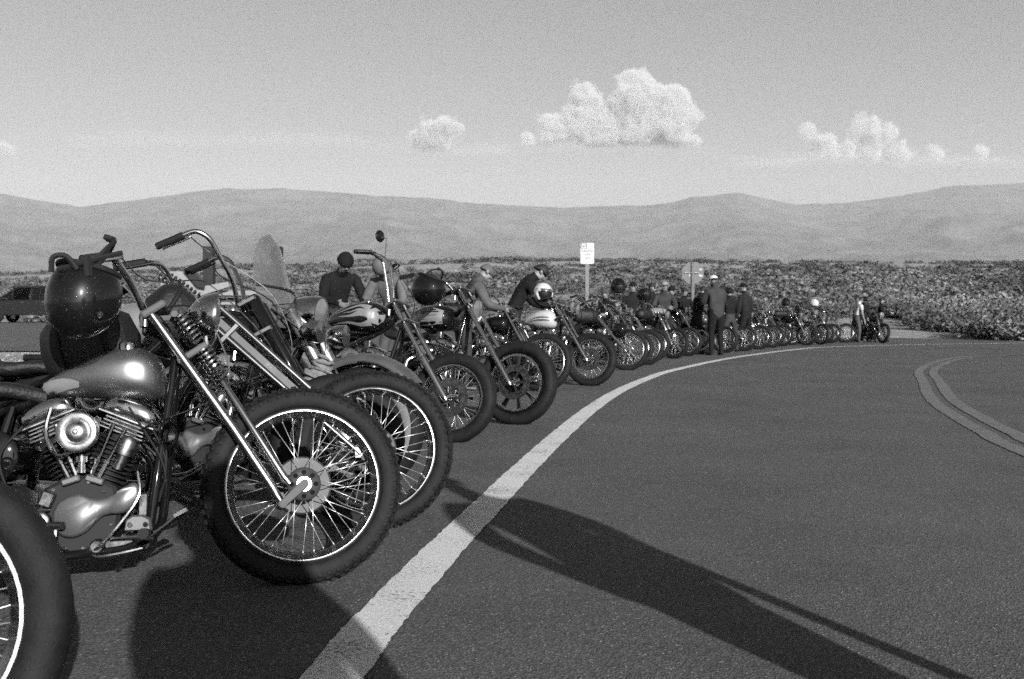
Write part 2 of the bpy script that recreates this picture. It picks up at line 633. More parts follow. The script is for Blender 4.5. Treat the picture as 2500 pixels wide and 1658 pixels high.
def make_tank(c, M, root, q):
    sec, side = tank_funcs(c)
    mb = MB(M)
    rings = []
    n = (36, 28, 20)[q]
    ts = [0, .01, .03, .06, .1, .15, .22, .3, .4, .5, .6, .7, .8, .88, .94, .98, 1]
    for t in ts:
        x, zc, hh, ww = sec(t)
        ring = []
        for j in range(n):
            a = 2 * math.pi * j / n
            ca, sa = math.cos(a), math.sin(a)
            e = 2.5
            ring.append((x, ww * math.copysign(abs(ca) ** (2 / e), ca), zc + hh * math.copysign(abs(sa) ** (2 / e), sa)))
        rings.append(ring)
    mb.loft(rings)
    tk = mb.build("fuel_tank", c['tank'].get('mat', GLOSSBLACK), root, 60)
    x, zc, hh, ww = sec(.3)
    mb = MB(M)
    mb.lathe([(-.012, .03), (.010, .031), (.016, .026), (.018, .0)], (x, c['tank'].get('cap_y', -.04), zc + hh), (0, 0, 1), 20)
    mb.build("filler_cap", CHROME, tk)

    def strip(pts, widths, name, m, off):
        """print on the near side of the tank: centre line in tank fractions (t, u) u=-1 bottom..1 top"""
        P = []
        for p in pts:
            x, zc, hh, ww = sec(p[0])
            P.append(V((x, 0, zc + hh * p[1])))
        P = bez(P, 6)
        ws = np.interp(np.linspace(0, 1, len(P)), np.linspace(0, 1, len(widths)), widths)
        mb = MB(M)
        vs_, fs = [], []
        m_ = 5
        for i, p in enumerate(P):
            tg = (P[min(i + 1, len(P) - 1)] - P[max(0, i - 1)])
            nr = V((-tg.z, 0, tg.x))
            if nr.length > 0:
                nr.normalize()
            for k in range(m_):
                qn = p + nr * ws[i] * (k / (m_ - 1) - .5) * 2
                vs_.append((qn.x, side(qn.x, qn.z) - off, qn.z))
        for i in range(len(P) - 1):
            for k in range(m_ - 1):
                fs.append((i * m_ + k, i * m_ + k + 1, (i + 1) * m_ + k + 1, (i + 1) * m_ + k))
        mb.add(vs_, fs)
        return mb.build(name, m, tk, 0)

    deco = c['tank'].get('deco')
    if deco == 'flames':
        strip([(.10, -.55), (.08, 0), (.13, .45)], [.03, .05, .03], "flame", PALEPAINT, .0022)
        strip([(.10, .1), (.25, .15), (.45, -.05), (.7, .0)], [.035, .028, .008, .002], "flame", PALEPAINT, .0028)
        strip([(.14, .5), (.30, .62), (.5, .45), (.78, .35)], [.022, .010, .006, .002], "flame", PALEPAINT, .0034)
        strip([(.12, -.5), (.28, -.62), (.5, -.5), (.85, -.75)], [.022, .012, .008, .003], "flame", PALEPAINT, .0040)
        strip([(.16, .0), (.28, .35), (.45, .2), (.62, .25)], [.02, .008, .004, .001], "flame", PALEPAINT, .0045)
    elif deco == 'pinstripe':
        strip([(.2, -.6), (.18, .3), (.4, .5), (.35, -.1), (.5, -.45)], [.003] * 5, "pinstripe", PALEPAINT, .002)
        strip([(.45, .6), (.6, .3), (.52, -.1), (.7, -.4)], [.003] * 4, "pinstripe", PALEPAINT, .002)
        strip([(.68, .6), (.8, .2), (.72, -.2), (.92, -.3)], [.003] * 4, "pinstripe", PALEPAINT, .002)
    elif deco == 'panel':
        strip([(.10, -.05), (.3, -.05), (.55, -.18), (.80, -.30)], [.055, .075, .060, .03], "tank_panel", PALEPAINT, .0015)
        strip([(.16, .33), (.32, .30), (.48, .18)], [.004, .006, .004], "tank_lettering", GLOSSBLACK, .003)
        strip([(.2, .05), (.4, -.02), (.62, -.15)], [.003, .003, .003], "tank_stripe", MIDPAINT, .003)
        tx = bpy.data.curves.new("tank_lettering", 'FONT')
        tx.body = "HARLEY"
        tx.size = .034
        tx.extrude = .0008
        tx.materials.append(GLOSSBLACK)
        x, zc, hh, ww = sec(.62)
        o = curve_to_mesh("tank_lettering", tx)
        o.parent = tk
        o.matrix_local = M @ Matrix.Translation((x, side(x, zc) - .006, zc + .012)) @ Matrix.Rotation(R(90), 4, 'X') @ Matrix.Rotation(R(8), 4, 'Z')
    elif deco == 'stripe':
        strip([(.10, -.2), (.4, -.2), (.8, -.35)], [.008, .012, .004], "tank_stripe", MIDPAINT, .0015)
        strip([(.10, .15), (.4, .10), (.8, -.1)], [.006, .010, .003], "tank_stripe", MIDPAINT, .0015)
    elif deco == 'tail':
        strip([(.66, -.35), (.80, -.2), (.98, -.2)], [.010, .022, .026], "tank_tail_panel", PALEPAINT, .002)
    return tk


def make_engine(c, M, root, q):
    xe = c['xe']
    zc = c.get('ze', .30)
    # crankcase
    mb = MB(M)
    mb.prism([(xe + .12, zc + .02), (xe + .10, zc + .09), (xe + .03, zc + .13), (xe - .05, zc + .13), (xe - .13, zc + .09), (xe - .16, zc),
              (xe - .13, zc - .09), (xe - .04, zc - .13), (xe + .06, zc - .12), (xe + .11, zc - .06)], .10, -.085, .012)
    eng = mb.build("engine", DARKALU, root)
    # timing cover, kept pale
    mb = MB(M)
    pol = [(p.x, p.y) for p in bez([(V((a_, b_, 0))) for a_, b_ in ((480, 905), (550, 858), (640, 838), (720, 868), (800, 872), (880, 850), (960, 800), (1030, 766), (1078, 800), (1078, 880), (1030, 945), (960, 985), (880, 990), (810, 1005),
           (750, 1060), (690, 1115), (600, 1150), (510, 1130), (460, 1060), (450, 970))], 3)]
    mb.prism([(xe + (x - 660) * .00044, zc + (990 - z) * .00046) for x, z in pol], -.086, -.118, .011)
    mb.build("timing_cover", CASTALU, eng, 60)
    fin_n = (9, 7, 4)[q]
    nl = (24, 16, 10)[q]
    for s in (1, -1):
        ax = V((math.sin(R(22.5)) * s, 0, math.cos(R(22.5))))
        base = V((xe, -.012 if s > 0 else .012, zc))
        prof = [(.11, .052)]
        for i in range(fin_n):
            h = .135 + i * (.145 / fin_n)
            prof += [(h, .052), (h, .076), (h + .0045 * 9 / fin_n, .076), (h + .0045 * 9 / fin_n, .052)]
        prof += [(.285, .052)]
        mb = MB(M)
        mb.lathe(prof, base, ax, nl)
        mb.build("cylinder", DARKALU, eng, 30)
        # head with fins
        mb = MB(M)
        Rm = Matrix.Rotation(R(22.5) * s, 3, 'Y')
        k = (4, 3, 2)[q]
        for i in range(k):
            cc = base + ax * (.295 + i * .05 / k)
            mb.box(cc, (.155 - .006 * i, .15, .007), Rm, .2)
        mb.box(base + ax * .315, (.11, .11, .06), Rm)
        mb.build("cylinder_head", STEEL, eng)
        # rocker cover : a long chromed lid, bowed along its length
        mb = MB(M)
        side_v = Rm @ V((1, 0, 0))
        rings = []
        kk = 9
        for i in range(kk):
            u = i / (kk - 1) * 2 - 1
            bow = -.014 * u * u
            hh = .040 * (1 - .35 * abs(u) ** 4)
            ww = .078 * (1 - .25 * abs(u) ** 5)
            cc = base + ax * (.378 + bow) + side_v * (u * .094)
            ring = []
            for j in range(16):
                a = 2 * math.pi * j / 16
                ca, sa = math.cos(a), math.sin(a)
                ring.append(cc + V((0, ww * math.copysign(abs(ca) ** .55, ca), 0)) + ax * (hh * math.copysign(abs(sa) ** .55, sa)))
            rings.append(ring)
        mb.loft(rings)
        rc = mb.build("rocker_cover", CHROME if c.get('chrome_engine', True) else ALU, eng, 60)
        mb = MB(M)
        mb.box(base + ax * .345, (.198, .162, .010), Rm, .3)
        mb.build("cover_rim", ALU, rc)
        # push rod tubes
        for k2 in (0, 1):
            mb = MB(M)
            p0 = V((xe + s * (.020 + .026 * k2), -.092, zc + .118))
            p1 = base + ax * .315 + side_v * (s * (-.030 + .042 * k2)) + V((0, -.078, 0))
            p1.y = -.098
            mb.tube([p0, p0.lerp(p1, .30), p0.lerp(p1, .31), p0.lerp(p1, .36), p0.lerp(p1, .37), p1], [.0085, .0085, .0115, .0115, .007, .007], 8)
            mb.build("pushrod_tube", CHROME, eng)
        mb = MB(M)
        mb.box(V((xe + s * .038, -.094, zc + .116)), (.060, .04, .022), R(18) * s, .2)
        mb.build("tappet_block", CASTALU, eng)
    # air cleaner and carburettor
    acx, acz = xe + c.get('acx', -.005), zc + .275
    rr = c.get('ac_r', .066)
    mb = MB(M)
    if c.get('ac', 'round') == 'round':
        mb.lathe([(-.135, rr * .9), (-.15, rr), (-.175, rr * 1.02), (-.187, rr * .96), (-.190, rr * .86), (-.188, rr * .66), (-.182, rr * .60), (-.184, rr * .54),
                  (-.194, rr * .42), (-.199, rr * .22), (-.199, rr * .14), (-.207, rr * .10), (-.208, 0)], (acx, 0, acz), (0, 1, 0), (40, 28, 18)[q])
    else:
        pts = [(acx + .085 * math.cos(a) * (1 if math.cos(a) > 0 else .9), acz + .048 * math.sin(a)) for a in [i * math.pi / 8 for i in range(16)]]
        mb.prism(pts, -.13, -.185, .012)
    ac = mb.build("air_cleaner", ALU if c.get('ac', 'round') == 'round' else CHROME, eng, 40)
    mb = MB(M)
    mb.tube([(acx, -.04, acz), (acx, -.14, acz)], .026, 12)
    mb.box((acx, -.09, acz - .05), (.05, .05, .06))
    mb.build("carburettor", DARKALU, eng)
    # gear case behind the crankcase, primary on the far side
    mb = MB(M)
    mb.prism([(xe - .19, zc - .07), (xe - .19, zc + .07), (xe - .24, zc + .10), (xe - .36, zc + .09), (xe - .39, zc + .02), (xe - .36, zc - .08)], .08, -.09, .012)
    mb.lathe([(-.12, .0), (-.12, .03), (-.105, .055), (-.09, .06)], (xe - .29, 0, zc + .01), (0, 1, 0), 24)
    mb.build("gearbox", DARKALU, root)
    mb = MB(M)
    n = 14
    pol = [(xe + .02 + .10 * math.cos(a), zc + .10 * math.sin(a)) for a in [R(-90 + 180 * i / n) for i in range(n + 1)]]
    pol += [(xe - .30 + .12 * math.cos(a), zc + .12 * math.sin(a)) for a in [R(90 + 180 * i / n) for i in range(n + 1)]]
    mb.prism(pol, .105, .165, .014)
    mb.build("primary_cover", CHROME if c.get('chrome_engine', True) else DARKALU, root)
    if q < 2:
        # oil lines, brake cylinder, kick lever on the near side
        mb = MB(M)
        mb.tube(bez([(xe + .175, -.10, zc + .14), (xe + .185, -.12, zc + .06), (xe + .13, -.135, zc - .03), (xe + .07, -.14, zc - .10), (xe + .05, -.13, zc - .115)], 5), .006, 7)
        mb.tube(bez([(xe + .03, -.12, zc - .10), (xe + .05, -.13, zc - .135), (xe + .12, -.13, zc - .13), (xe + .20, -.12, zc - .115)], 5), .006, 7)
        mb.tube(bez([(xe - .10, -.11, zc + .02), (xe - .18, -.12, zc + .02), (xe - .24, -.12, zc + .06), (xe - .27, -.1, zc + .14)], 5), .005, 6)
        mb.tube(bez([(xe - .01, -.12, zc + .22), (xe - .08, -.13, zc + .20), (xe - .12, -.11, zc + .28), (xe - .11, -.10, zc + .36)], 5), .006, 6)
        mb.build("oil_line", CHROME, eng)
        mb = MB(M)
        mb.lathe([(-.135, .0), (-.135, .018), (-.128, .024), (-.10, .026)], (xe + .055, 0, zc - .105), (0, 1, 0), 18)
        mb.box((xe + .125, -.115, zc - .095), (.09, .02, .03), R(-10))
        mb.build("oil_pump", STEEL, eng)
        mb = MB(M)
        mb.prism([(xe + .145, zc - .055), (xe + .150, zc - .018), (xe + .170, zc - .004), (xe + .205, zc - .004), (xe + .228, zc - .018), (xe + .232, zc - .055)], -.11, -.155, .006)
        mb.build("brake_cylinder", CASTALU, root)
        mb = MB(M)
        mb.tube([(xe + .135, -.13, zc - .075), (xe + .235, -.13, zc - .078)], .012, 12)
        mb.build("brake_rod", CHROME, root)
        mb = MB(M)
        for bx, bz in ((.165, -.035), (.215, -.035)):
            mb.lathe([(-.162, 0), (-.162, .008), (-.155, .010)], (xe + bx, 0, zc + bz), (0, 1, 0), 8)
        for i in range(12):
            a = R(360 * i / 12 + 12)
            mb.lathe([(-.094, 0), (-.094, .007), (-.086, .007)], (xe - .02 + .115 * math.cos(a), 0, zc + .115 * math.sin(a)), (0, 1, 0), 6)
        tag(mb.build("bolt_heads", CHROME, eng), kind='stuff')
        # oil filter / magneto tube pointing up between the push rods and the distributor in front
        mb = MB(M)
        mb.lathe([(.10, .0), (.10, .014), (.135, .014), (.136, .022), (.155, .022), (.156, .010), (.20, .009), (.20, 0)], (xe - .005, -.105, zc + .04), (0, 0, 1), 14)
        mb.build("breather", CHROME, eng)
        mb = MB(M)
        mb.lathe([(.0, .02), (.05, .022), (.052, .034), (.10, .036), (.115, .026), (.118, 0)], (xe + .105, -.085, zc + .15), (math.sin(R(22)), 0, math.cos(R(22))), 16)
        mb.build("distributor", STEEL, eng)
        mb = MB(M)
        mb.tube([(xe - .075, -.13, zc - .035), (xe - .073, -.15, zc - .12), (xe - .068, -.15, zc - .21 if c.get('kick_long', True) else zc - .16)], [.010, .008, .007], 8)
        mb.tube([(xe - .095, -.13, zc - .03), (xe - .045, -.16, zc - .03)], .013, 10)
        mb.build("brake_lever", STEEL, root)
        mb = MB(M)
        mb.lathe([(-.12, .0), (-.12, .030), (-.115, .036), (-.09, .038)], (xe - .135, 0, zc - .02), (0, 1, 0), 20)
        mb.box((xe - .13, -.105, zc - .08), (.07, .03, .07), 0)
        mb.box((xe - .11, -.105, zc + .055), (.04, .03, .05), R(20))
        mb.build("ignition_housing", STEEL, eng)
    # exhausts
    ex = c.get('exhaust', 'drag')
    mb = MB(M)
    if ex == 'drag':
        mb.tube(fillet([(xe + .155, -.06, zc + .235), (xe + .20, -.10, zc + .20), (xe + .17, -.13, zc - .03), (xe + .02, -.15, zc - .155), (-c['wb'] + .02, -.17, zc - .12)], .09, 7), .021, 12)
        mb.tube(fillet([(xe - .155, -.06, zc + .235), (xe - .21, -.11, zc + .20), (xe - .23, -.14, zc - .06), (xe - .35, -.15, zc - .10), (-c['wb'] + .02, -.17, zc - .06)], .09, 7), .021, 12)
    else:
        mb.tube(fillet([(xe + .155, -.04, zc + .235), (xe + .21, .0, zc + .18), (xe + .16, .14, zc - .02), (xe - .05, .18, zc - .14), (-c['wb'] - .1, .19, zc - .10)], .09, 7), .021, 12)
        mb.tube(fillet([(xe - .155, -.04, zc + .235), (xe - .21, .08, zc + .18), (xe - .25, .17, zc - .02), (-c['wb'] - .1, .19, zc - .03)], .09, 7), .021, 12)
    mb.build("exhaust_pipe", c.get('ex_mat', CHROME), root)
    return eng


def make_bike(c):
    """local frame: x forward, z up, near (right) side is -y; the front wheel stands on the origin"""
    q = c.get('q', 1)
    r = c.get('r', .34)
    rk = R(c.get('rake', 34))
    u = V((-math.sin(rk), 0, math.cos(rk)))
    v = V((math.cos(rk), 0, math.sin(rk)))
    hub = V((0, 0, r))
    off = c.get('off', .10)
    L = c.get('L', .80)            # hub to top tree
    wb = c.get('wb', 1.60)
    c['wb'] = wb
    c.setdefault('xe', -(.72))
    rrw = c.get('r_rear', .33)
    axp = hub - v * off
    st = R(c.get('steer', 0))
    Rs = Matrix.Rotation(st, 4, u)
    Ms = Matrix.Translation(axp) @ Rs @ Matrix.Translation(-axp)
    hub2 = Ms @ hub
    sh = Matrix.Translation((-hub2.x, -hub2.y, 0))
    MF = sh @ Ms
    M0 = sh
    root = empty("motorcycle", (c['x'], c['y'], c.get('z', 0)))
    sc = c.get('s', 1.0)
    root.scale = (sc, sc, sc)
    root.rotation_euler = (Matrix.Rotation(R(c.get('head', 0)), 4, 'Z') @ Matrix.Rotation(-R(c.get('lean', 8)), 4, 'X')).to_euler()
    tag(root, c['label'], 'motorcycle', 'motorcycles parked along the road edge')

    def fp(a, b, y=0):
        p = hub + u * a + v * b
        return V((p.x, y, p.z))

    fork = c.get('fork', 'springer')
    Lt = L - .17   # lower tree
    fmat = c.get('fork_mat', FORKCHROME)
    make_wheel("front_wheel", hub, r, c.get('w_f', .09), c.get('th_f', .085), root, MF, c, q, True)
    make_wheel("rear_wheel", V((-wb, 0, rrw)), rrw, c.get('w_r', .13), .115, root, M0, c, max(q, 1), False)
    n = (14, 11, 9)[q]
    if fork == 'springer':
        for s in (-1, 1):
            mb = MB(MF)
            mb.tube([fp(-.015, -off, s * .085), fp(.02, -off, s * .085), fp(.05, -off + .004, s * .083), fp(.30, -off + .008, s * .078), fp(L, -off, s * .07)],
                    [.012, .015, .0165, .0175, .016], n)
            lg = mb.build("fork_leg", fmat, root)
            mb = MB(MF)
            mb.lathe([(-.019, .0), (-.019, .009), (-.016, .015), (.017, .015), (.017, 0)], fp(-.015, -off, s * .098), (0, 1, 0), 14)
            mb.build("fork_pivot", ROCKER, lg)
            mb = MB(MF)
            Ls = L - .34
            mb.tube([fp(.028, -.042, s * .088), fp(.06, -.045, s * .086), fp(Ls, -.030, s * .060), fp(Ls + .03, -.03, s * .046)], [.013, .014, .012, .010], n)
            mb.tube([fp(Ls, -.03, s * .046), fp(L - .055, -.035, s * .046)], .006, 6)
            mb.build("spring_leg", fmat, root)
            mb = MB(MF)
            th0, th1 = fp(-.015, -off), fp(0, 0)
            rot = math.atan2(th1.z - th0.z, th1.x - th0.x)
            cc = (th0 + th1) / 2
            rk_pts = []
            for t in range(9):
                a = R(90 + 180 * t / 8)
                rk_pts.append(V((-.050 + .013 * math.cos(a), .013 * math.sin(a))))
            for t in range(9):
                a = R(-90 + 180 * t / 8)
                rk_pts.append(V((.048 + .016 * math.cos(a), .016 * math.sin(a))))
            cr, sr_ = math.cos(rot), math.sin(rot)
            mb.prism([(cc.x + p.x * cr - p.y * sr_, cc.z + p.x * sr_ + p.y * cr) for p in rk_pts], s * .098, s * .110, .003)
            mb.build("fork_rocker", ROCKER, root)
            for (a0, a1, tn) in ((Ls, Ls + .135, 8), (Ls + .155, L - .06, 7)):
                mb = MB(MF)
                mb.spring(fp(a0, -.022, s * .050), fp(a1, -.024, s * .050), .028, .0052, tn, 5 if q < 2 else 4, 10 if q < 2 else 7)
                mb.build("fork_spring", CHROME, root)
        mb = MB(MF)
        mb.box(fp(L - .20, -.06), (.115, .16, .022), -rk, .2)
        mb.box(fp(L, -.085), (.09, .19, .026), -rk, .25)
        mb.tube([fp(L - .05, -.035, -.075), fp(L - .05, -.035, .075)], .012, 8)
        mb.tube([fp(L - .05, -.035, 0), fp(L - .01, -off, 0)], .012, 8)
        mb.build("fork_yoke", ROCKER, root)
    elif fork in ('tele', 'cover'):
        leg_y = c.get('leg_y', .095)
        for s in (-1, 1):
            mb = MB(MF)
            bo = .03
            if fork == 'tele':
                mb.tube([fp(-.02, -bo, s * leg_y), fp(.0, -bo, s * leg_y), fp(.02, -bo, s * leg_y), fp(.36, -bo - .01, s * leg_y), fp(.365, -bo - .01, s * leg_y)], [.016, .024, .025, .027, .021], n)
                sl = mb.build("fork_slider", c.get('slider_mat', FORKCHROME), root)
                mb = MB(MF)
                mb.tube([fp(.36, -bo - .01, s * leg_y), fp(L + .02, -bo - .02, s * leg_y)], .0185, n)
                mb.tube([fp(.365, -bo - .01, s * leg_y), fp(.39, -bo - .01, s * leg_y)], .026, n)
                mb.tube([fp(L + .02, -bo - .02, s * leg_y), fp(L + .035, -bo - .02, s * leg_y)], .021, n)
                mb.build("fork_tube", fmat, root)
            else:
                mb.tube([fp(-.03, -bo, s * leg_y), fp(.02, -bo, s * leg_y), fp(.33, -bo, s * leg_y)], [.02, .028, .03], n)
                mb.build("fork_slider", c.get('slider_mat', FORKCHROME), root)
                mb = MB(MF)
                mb.tube([fp(.33, -bo, s * leg_y), fp(.34, -bo, s * leg_y), fp(L, -bo, s * leg_y), fp(L + .02, -bo, s * leg_y)], [.03, .034, .036, .024], n)
                mb.build("fork_cover", fmat, root)
        mb = MB(MF)
        for a in (L - .17, L):
            mb.box(fp(a, -.06), (.10, leg_y * 2 + .075, .03), -rk, .25)
        mb.tube([fp(L - .19, -off, 0), fp(L + .02, -off, 0)], .026, 12)
        mb.build("fork_yoke", FORKCHROME, root)
    elif fork == 'girder':
        for s in (-1, 1):
            mb = MB(MF)
            a = [fp(-.01, -.05), fp(.02, .035), fp(L * .55, .02), fp(L - .02, .01), fp(L - .02, -.015), fp(.04, -.06)]
            for b0, b1 in ((-.068, -.012), (.012, -.0)):
                mb.tube([fp(.02, b0 * .8, s * .085), fp(L - .05, b0, s * .075)], .013, n)
            mb.box(fp(.0, -.02, s * .09), (.13, .012, .05), -R(4), .2)
            for k in range(3):
                mb.lathe([(0, 0), (0, .013), (s * .014, .013), (s * .016, .0)], fp(-.0, -.055 + .045 * k, s * .096), (0, 1, 0), 8)
            mb.build("fork_leg", fmat, root)
            mb = MB(MF)
            mid = fp(L * .56, -.035, s * .082)
            mb.box(mid, (L * .62, .006, .030), Matrix.Rotation(-(math.pi / 2 + rk) + math.pi, 3, 'Y'), .2)
            mb.build("girder_panel", FENDERPAINT, root)
        mb = MB(MF)
        mb.spring(fp(L - .02, -.02, -.02), fp(L + .19, -.045, -.02), .026, .006, 10, 5, 10)
        mb.build("fork_spring", CHROME, root)
        mb = MB(MF)
        mb.tube([fp(L - .04, -.02, -.02), fp(L + .20, -.047, -.02)], .011, 8)
        mb.box(fp(L - .05, -.045), (.11, .18, .025), -rk, .2)
        mb.box(fp(L - .22, -.045), (.11, .18, .025), -rk, .2)
        mb.tube([fp(L - .24, -off, 0), fp(L + .0, -off, 0)], .024, 12)
        mb.build("fork_yoke", FORKCHROME, root)

    # frame
    N0, N1 = fp(Lt - .01, -off), fp(L - .02, -off)
    xe, ze = c['xe'], c.get('ze', .30)
    fr = .016
    seat_x, seat_z = c.get('seat_x', xe - .22), c.get('seat_z', .66)
    mb = MB(M0)
    mb.tube([N0, N1], .030, 14)
    jn = N0.lerp(N1, .55)
    mb.tube(bez([jn, V((xe + .12, 0, (jn.z * .45 + seat_z * .55) + .04)), V((seat_x, 0, seat_z)), V((seat_x - .12, 0, seat_z - .08))], 6), .021, 10)
    for s in (-1, 1):
        mb.tube(fillet([N0 + V((-.01, s * .02, .0)), V((xe + .235, s * .10, ze + .10)), V((xe + .215, s * .115, .165)), V((xe - .10, s * .12, .13)), V((xe - .38, s * .12, .14)), V((-wb, s * .10, rrw))], .12, 6), fr, 9)
        mb.tube(bez([V((seat_x - .02, s * .05, seat_z - .01)), V((seat_x - .20, s * .09, seat_z - .13)), V((-wb, s * .10, rrw + .01))], 6), fr * .85, 8)
        mb.tube([V((seat_x, s * .04, seat_z)), V((xe - .36, s * .10, .16))], fr * .85, 8)
    mb.box(V((xe - .38, 0, .15)), (.05, .24, .03))
    mb.build("frame", c.get('frame_mat', GLOSSBLACK), root)

    make_engine(c, M0, root, q)
    make_tank(c, M0, root, q)

    # oil tank, seat, rear fender
    mb = MB(M0)
    mb.lathe([(-.10, .0), (-.10, .075), (-.09, .09), (.09, .09), (.10, .075), (.10, 0)], (xe - .30, 0, ze + .20), (0, 1, 0), 24)
    mb.build("oil_tank", c.get('oil_mat', GLOSSBLACK), root)
    mb = MB(M0)
    k = 16
    a0, a1 = R(200), R(20 if not c.get('short_fender') else 60)
    for side_ in (0,):
        rings = []
        for i in range(k + 1):
            a = R(c.get('fa0', 12)) + (R(150) - R(c.get('fa0', 12))) * i / k
            rad = rrw + .025
            ring = []
            for j in range(9):
                b = R(-90 + 180 * j / 8)
                ring.append(V((-wb + math.cos(a) * (rad + .03 * math.cos(b) ** .7 if math.cos(b) > 0 else rad), .085 * math.sin(b), rrw + math.sin(a) * (rad + .03 * max(0, math.cos(b)) ** .7))))
            for j in range(8, -1, -1):
                b = R(-90 + 180 * j / 8)
                ring.append(V((-wb + math.cos(a) * (rad - .004 + .03 * max(0, math.cos(b)) ** .7), .080 * math.sin(b), rrw + math.sin(a) * (rad - .004 + .03 * max(0, math.cos(b)) ** .7))))
            rings.append(ring)
        mb.loft(rings)
    mb.build("rear_fender", c.get('fender_mat', GLOSSBLACK), root)
    sx = c['tank']['xr']
    mb = MB(M0)
    rings = []
    pts = c.get('seat', [(sx + .02, seat_z + .02, .03, .05), (seat_x - .02, seat_z + .045, .09, .06), (seat_x - .14, seat_z + .03, .13, .07),
                         (seat_x - .24, seat_z + .05, .13, .07), (seat_x - .32, seat_z + .13, .11, .05), (-wb + .05, rrw * 2 + .06, .10, .05), (-wb - .12, rrw * 2 + .06, .06, .04)])
    cp = bez([V((p[0], 0, p[1])) for p in pts], 4)
    for i, p in enumerate(cp):
        t = i / 4
        ww = np.interp(t, range(len(pts)), [a[2] for a in pts])
        hh = np.interp(t, range(len(pts)), [a[3] for a in pts])
        rings.append([p + V((0, ww * math.copysign(abs(math.cos(a)) ** .7, math.cos(a)), hh * .5 * math.copysign(abs(math.sin(a)) ** .7, math.sin(a)) + hh * .2)) for a in [2 * math.pi * j / 14 for j in range(14)]])
    mb.loft(rings)
    mb.build("seat", LEATHER, root, 60)
    mb = MB(M0)
    mb.lathe([(0, .025), (.03, .034), (.045, .034), (.052, .028), (.054, 0)], (-wb - .26, 0, rrw * 2 - .08), (-1, 0, .2), 16)
    mb.build("tail_lamp", REDLENS, root)
    if c.get('sissy'):
        mb = MB(M0)
        hgt = c['sissy']
        for s in (-1, 1):
            mb.tube(fillet([(-wb, s * .13, rrw), (-wb - .06, s * .12, rrw * 2 + .1), (-wb - .14, s * .09, hgt - .06), (-wb - .16, 0, hgt)], .06, 5), .008, 8)
        mb.build("sissy_bar", CHROME, root)
    # side stand and foot pegs
    mb = MB(M0)
    mb.tube([(xe + .10, .12, .14), (xe + .02, .30, .015), (xe - .02, .33, .010)], [.012, .010, .014], 8)
    mb.build("side_stand", STEEL, root)
    for s in (-1, 1):
        mb = MB(M0)
        fx = xe + c.get('peg', .22)
        mb.tube([(fx - .02, s * .11, .20), (fx, s * .16, .21), (fx + .01, s * .27, .215)], [.010, .014, .018], 10)
        mb.build("foot_peg", GRIP, root)

    if q < 2:
        # odds and ends: coil, horn, battery cables, front engine mount, brake pedal
        for k in range(3):
            y_ = -.05 - .02 * k
            mb = MB(M0)
            mb.tube(bez([V((xe + .20 - .03 * k, y_, ze + .36)), V((xe + .26, y_ - .02, ze + .22 - .03 * k)), V((xe + .24, y_, ze + .05)), V((xe + .16, y_ - .01, ze - .05 - .02 * k))], 5), .004, 5)
            mb.build("wiring", GRIP, root)
        mb = MB(M0)
        mb.tube(bez([V((xe - .20, -.09, ze + .30)), V((xe - .26, -.12, ze + .20)), V((xe - .22, -.13, ze + .08)), V((xe - .15, -.12, ze + .04))], 5), .0045, 5)
        mb.build("wiring", GRIP, root)
        mb = MB(M0)
        mb.lathe([(-.03, 0), (-.03, .02), (0, .026), (.02, .045), (.026, .046), (.026, .03), (.01, .0)], (xe + .25, -.06, ze + .26), (.8, -.5, 0), 18)
        mb.build("horn", CHROME, root)
        mb = MB(M0)
        mb.box((xe + .19, 0, ze + .02), (.03, .16, .09))
        mb.build("engine_mount", STEEL, root)
        mb = MB(M0)
        mb.box((xe + .03, 0, ze + .42), (.05, .05, .07))
        mb.build("engine_mount", STEEL, root)
        mb = MB(M0)
        mb.tube(fillet([V((xe + .10, -.13, .19)), V((xe + .24, -.16, .20)), V((xe + .33, -.17, .27))], .04, 4), .008, 7)
        mb.box((xe + .335, -.185, .275), (.05, .07, .015), -.5)
        mb.build("brake_pedal", CHROME, root)
    # headlamp
    hl = c.get('lamp', (L - .11, .06, .085))
    if hl:
        for (dy, rad) in (((0, hl[2]),) if not c.get('twin') else ((-.10, hl[2] * .8), (.10, hl[2] * .8))):
            mb = MB(MF)
            o = fp(hl[0], hl[1], dy)
            fx = V((math.cos(R(3)), 0, -math.sin(R(3))))
            mb.lathe([(-.085, .0), (-.08, rad * .3), (-.06, rad * .62), (-.03, rad * .88), (0, rad), (.012, rad * 1.03), (.018, rad)], o, fx, (36, 24, 16)[q])
            lo = mb.build("headlamp", c.get('lamp_mat', CHROME), root, 50)
            mb = MB(MF)
            mb.lathe([(.014, rad * .97), (.024, rad * .7), (.029, rad * .3), (.030, 0)], o, fx, (36, 24, 16)[q])
            mb.build("lamp_lens", LENS, lo)
            mb = MB(MF)
            mb.tube([o + V((-.02, 0, -rad * .8)), fp(hl[0] - .12, hl[1] - .10, 0)], .009, 7)
            mb.build("lamp_bracket", CHROME, lo)
    # bars
    B = c.get('bars')
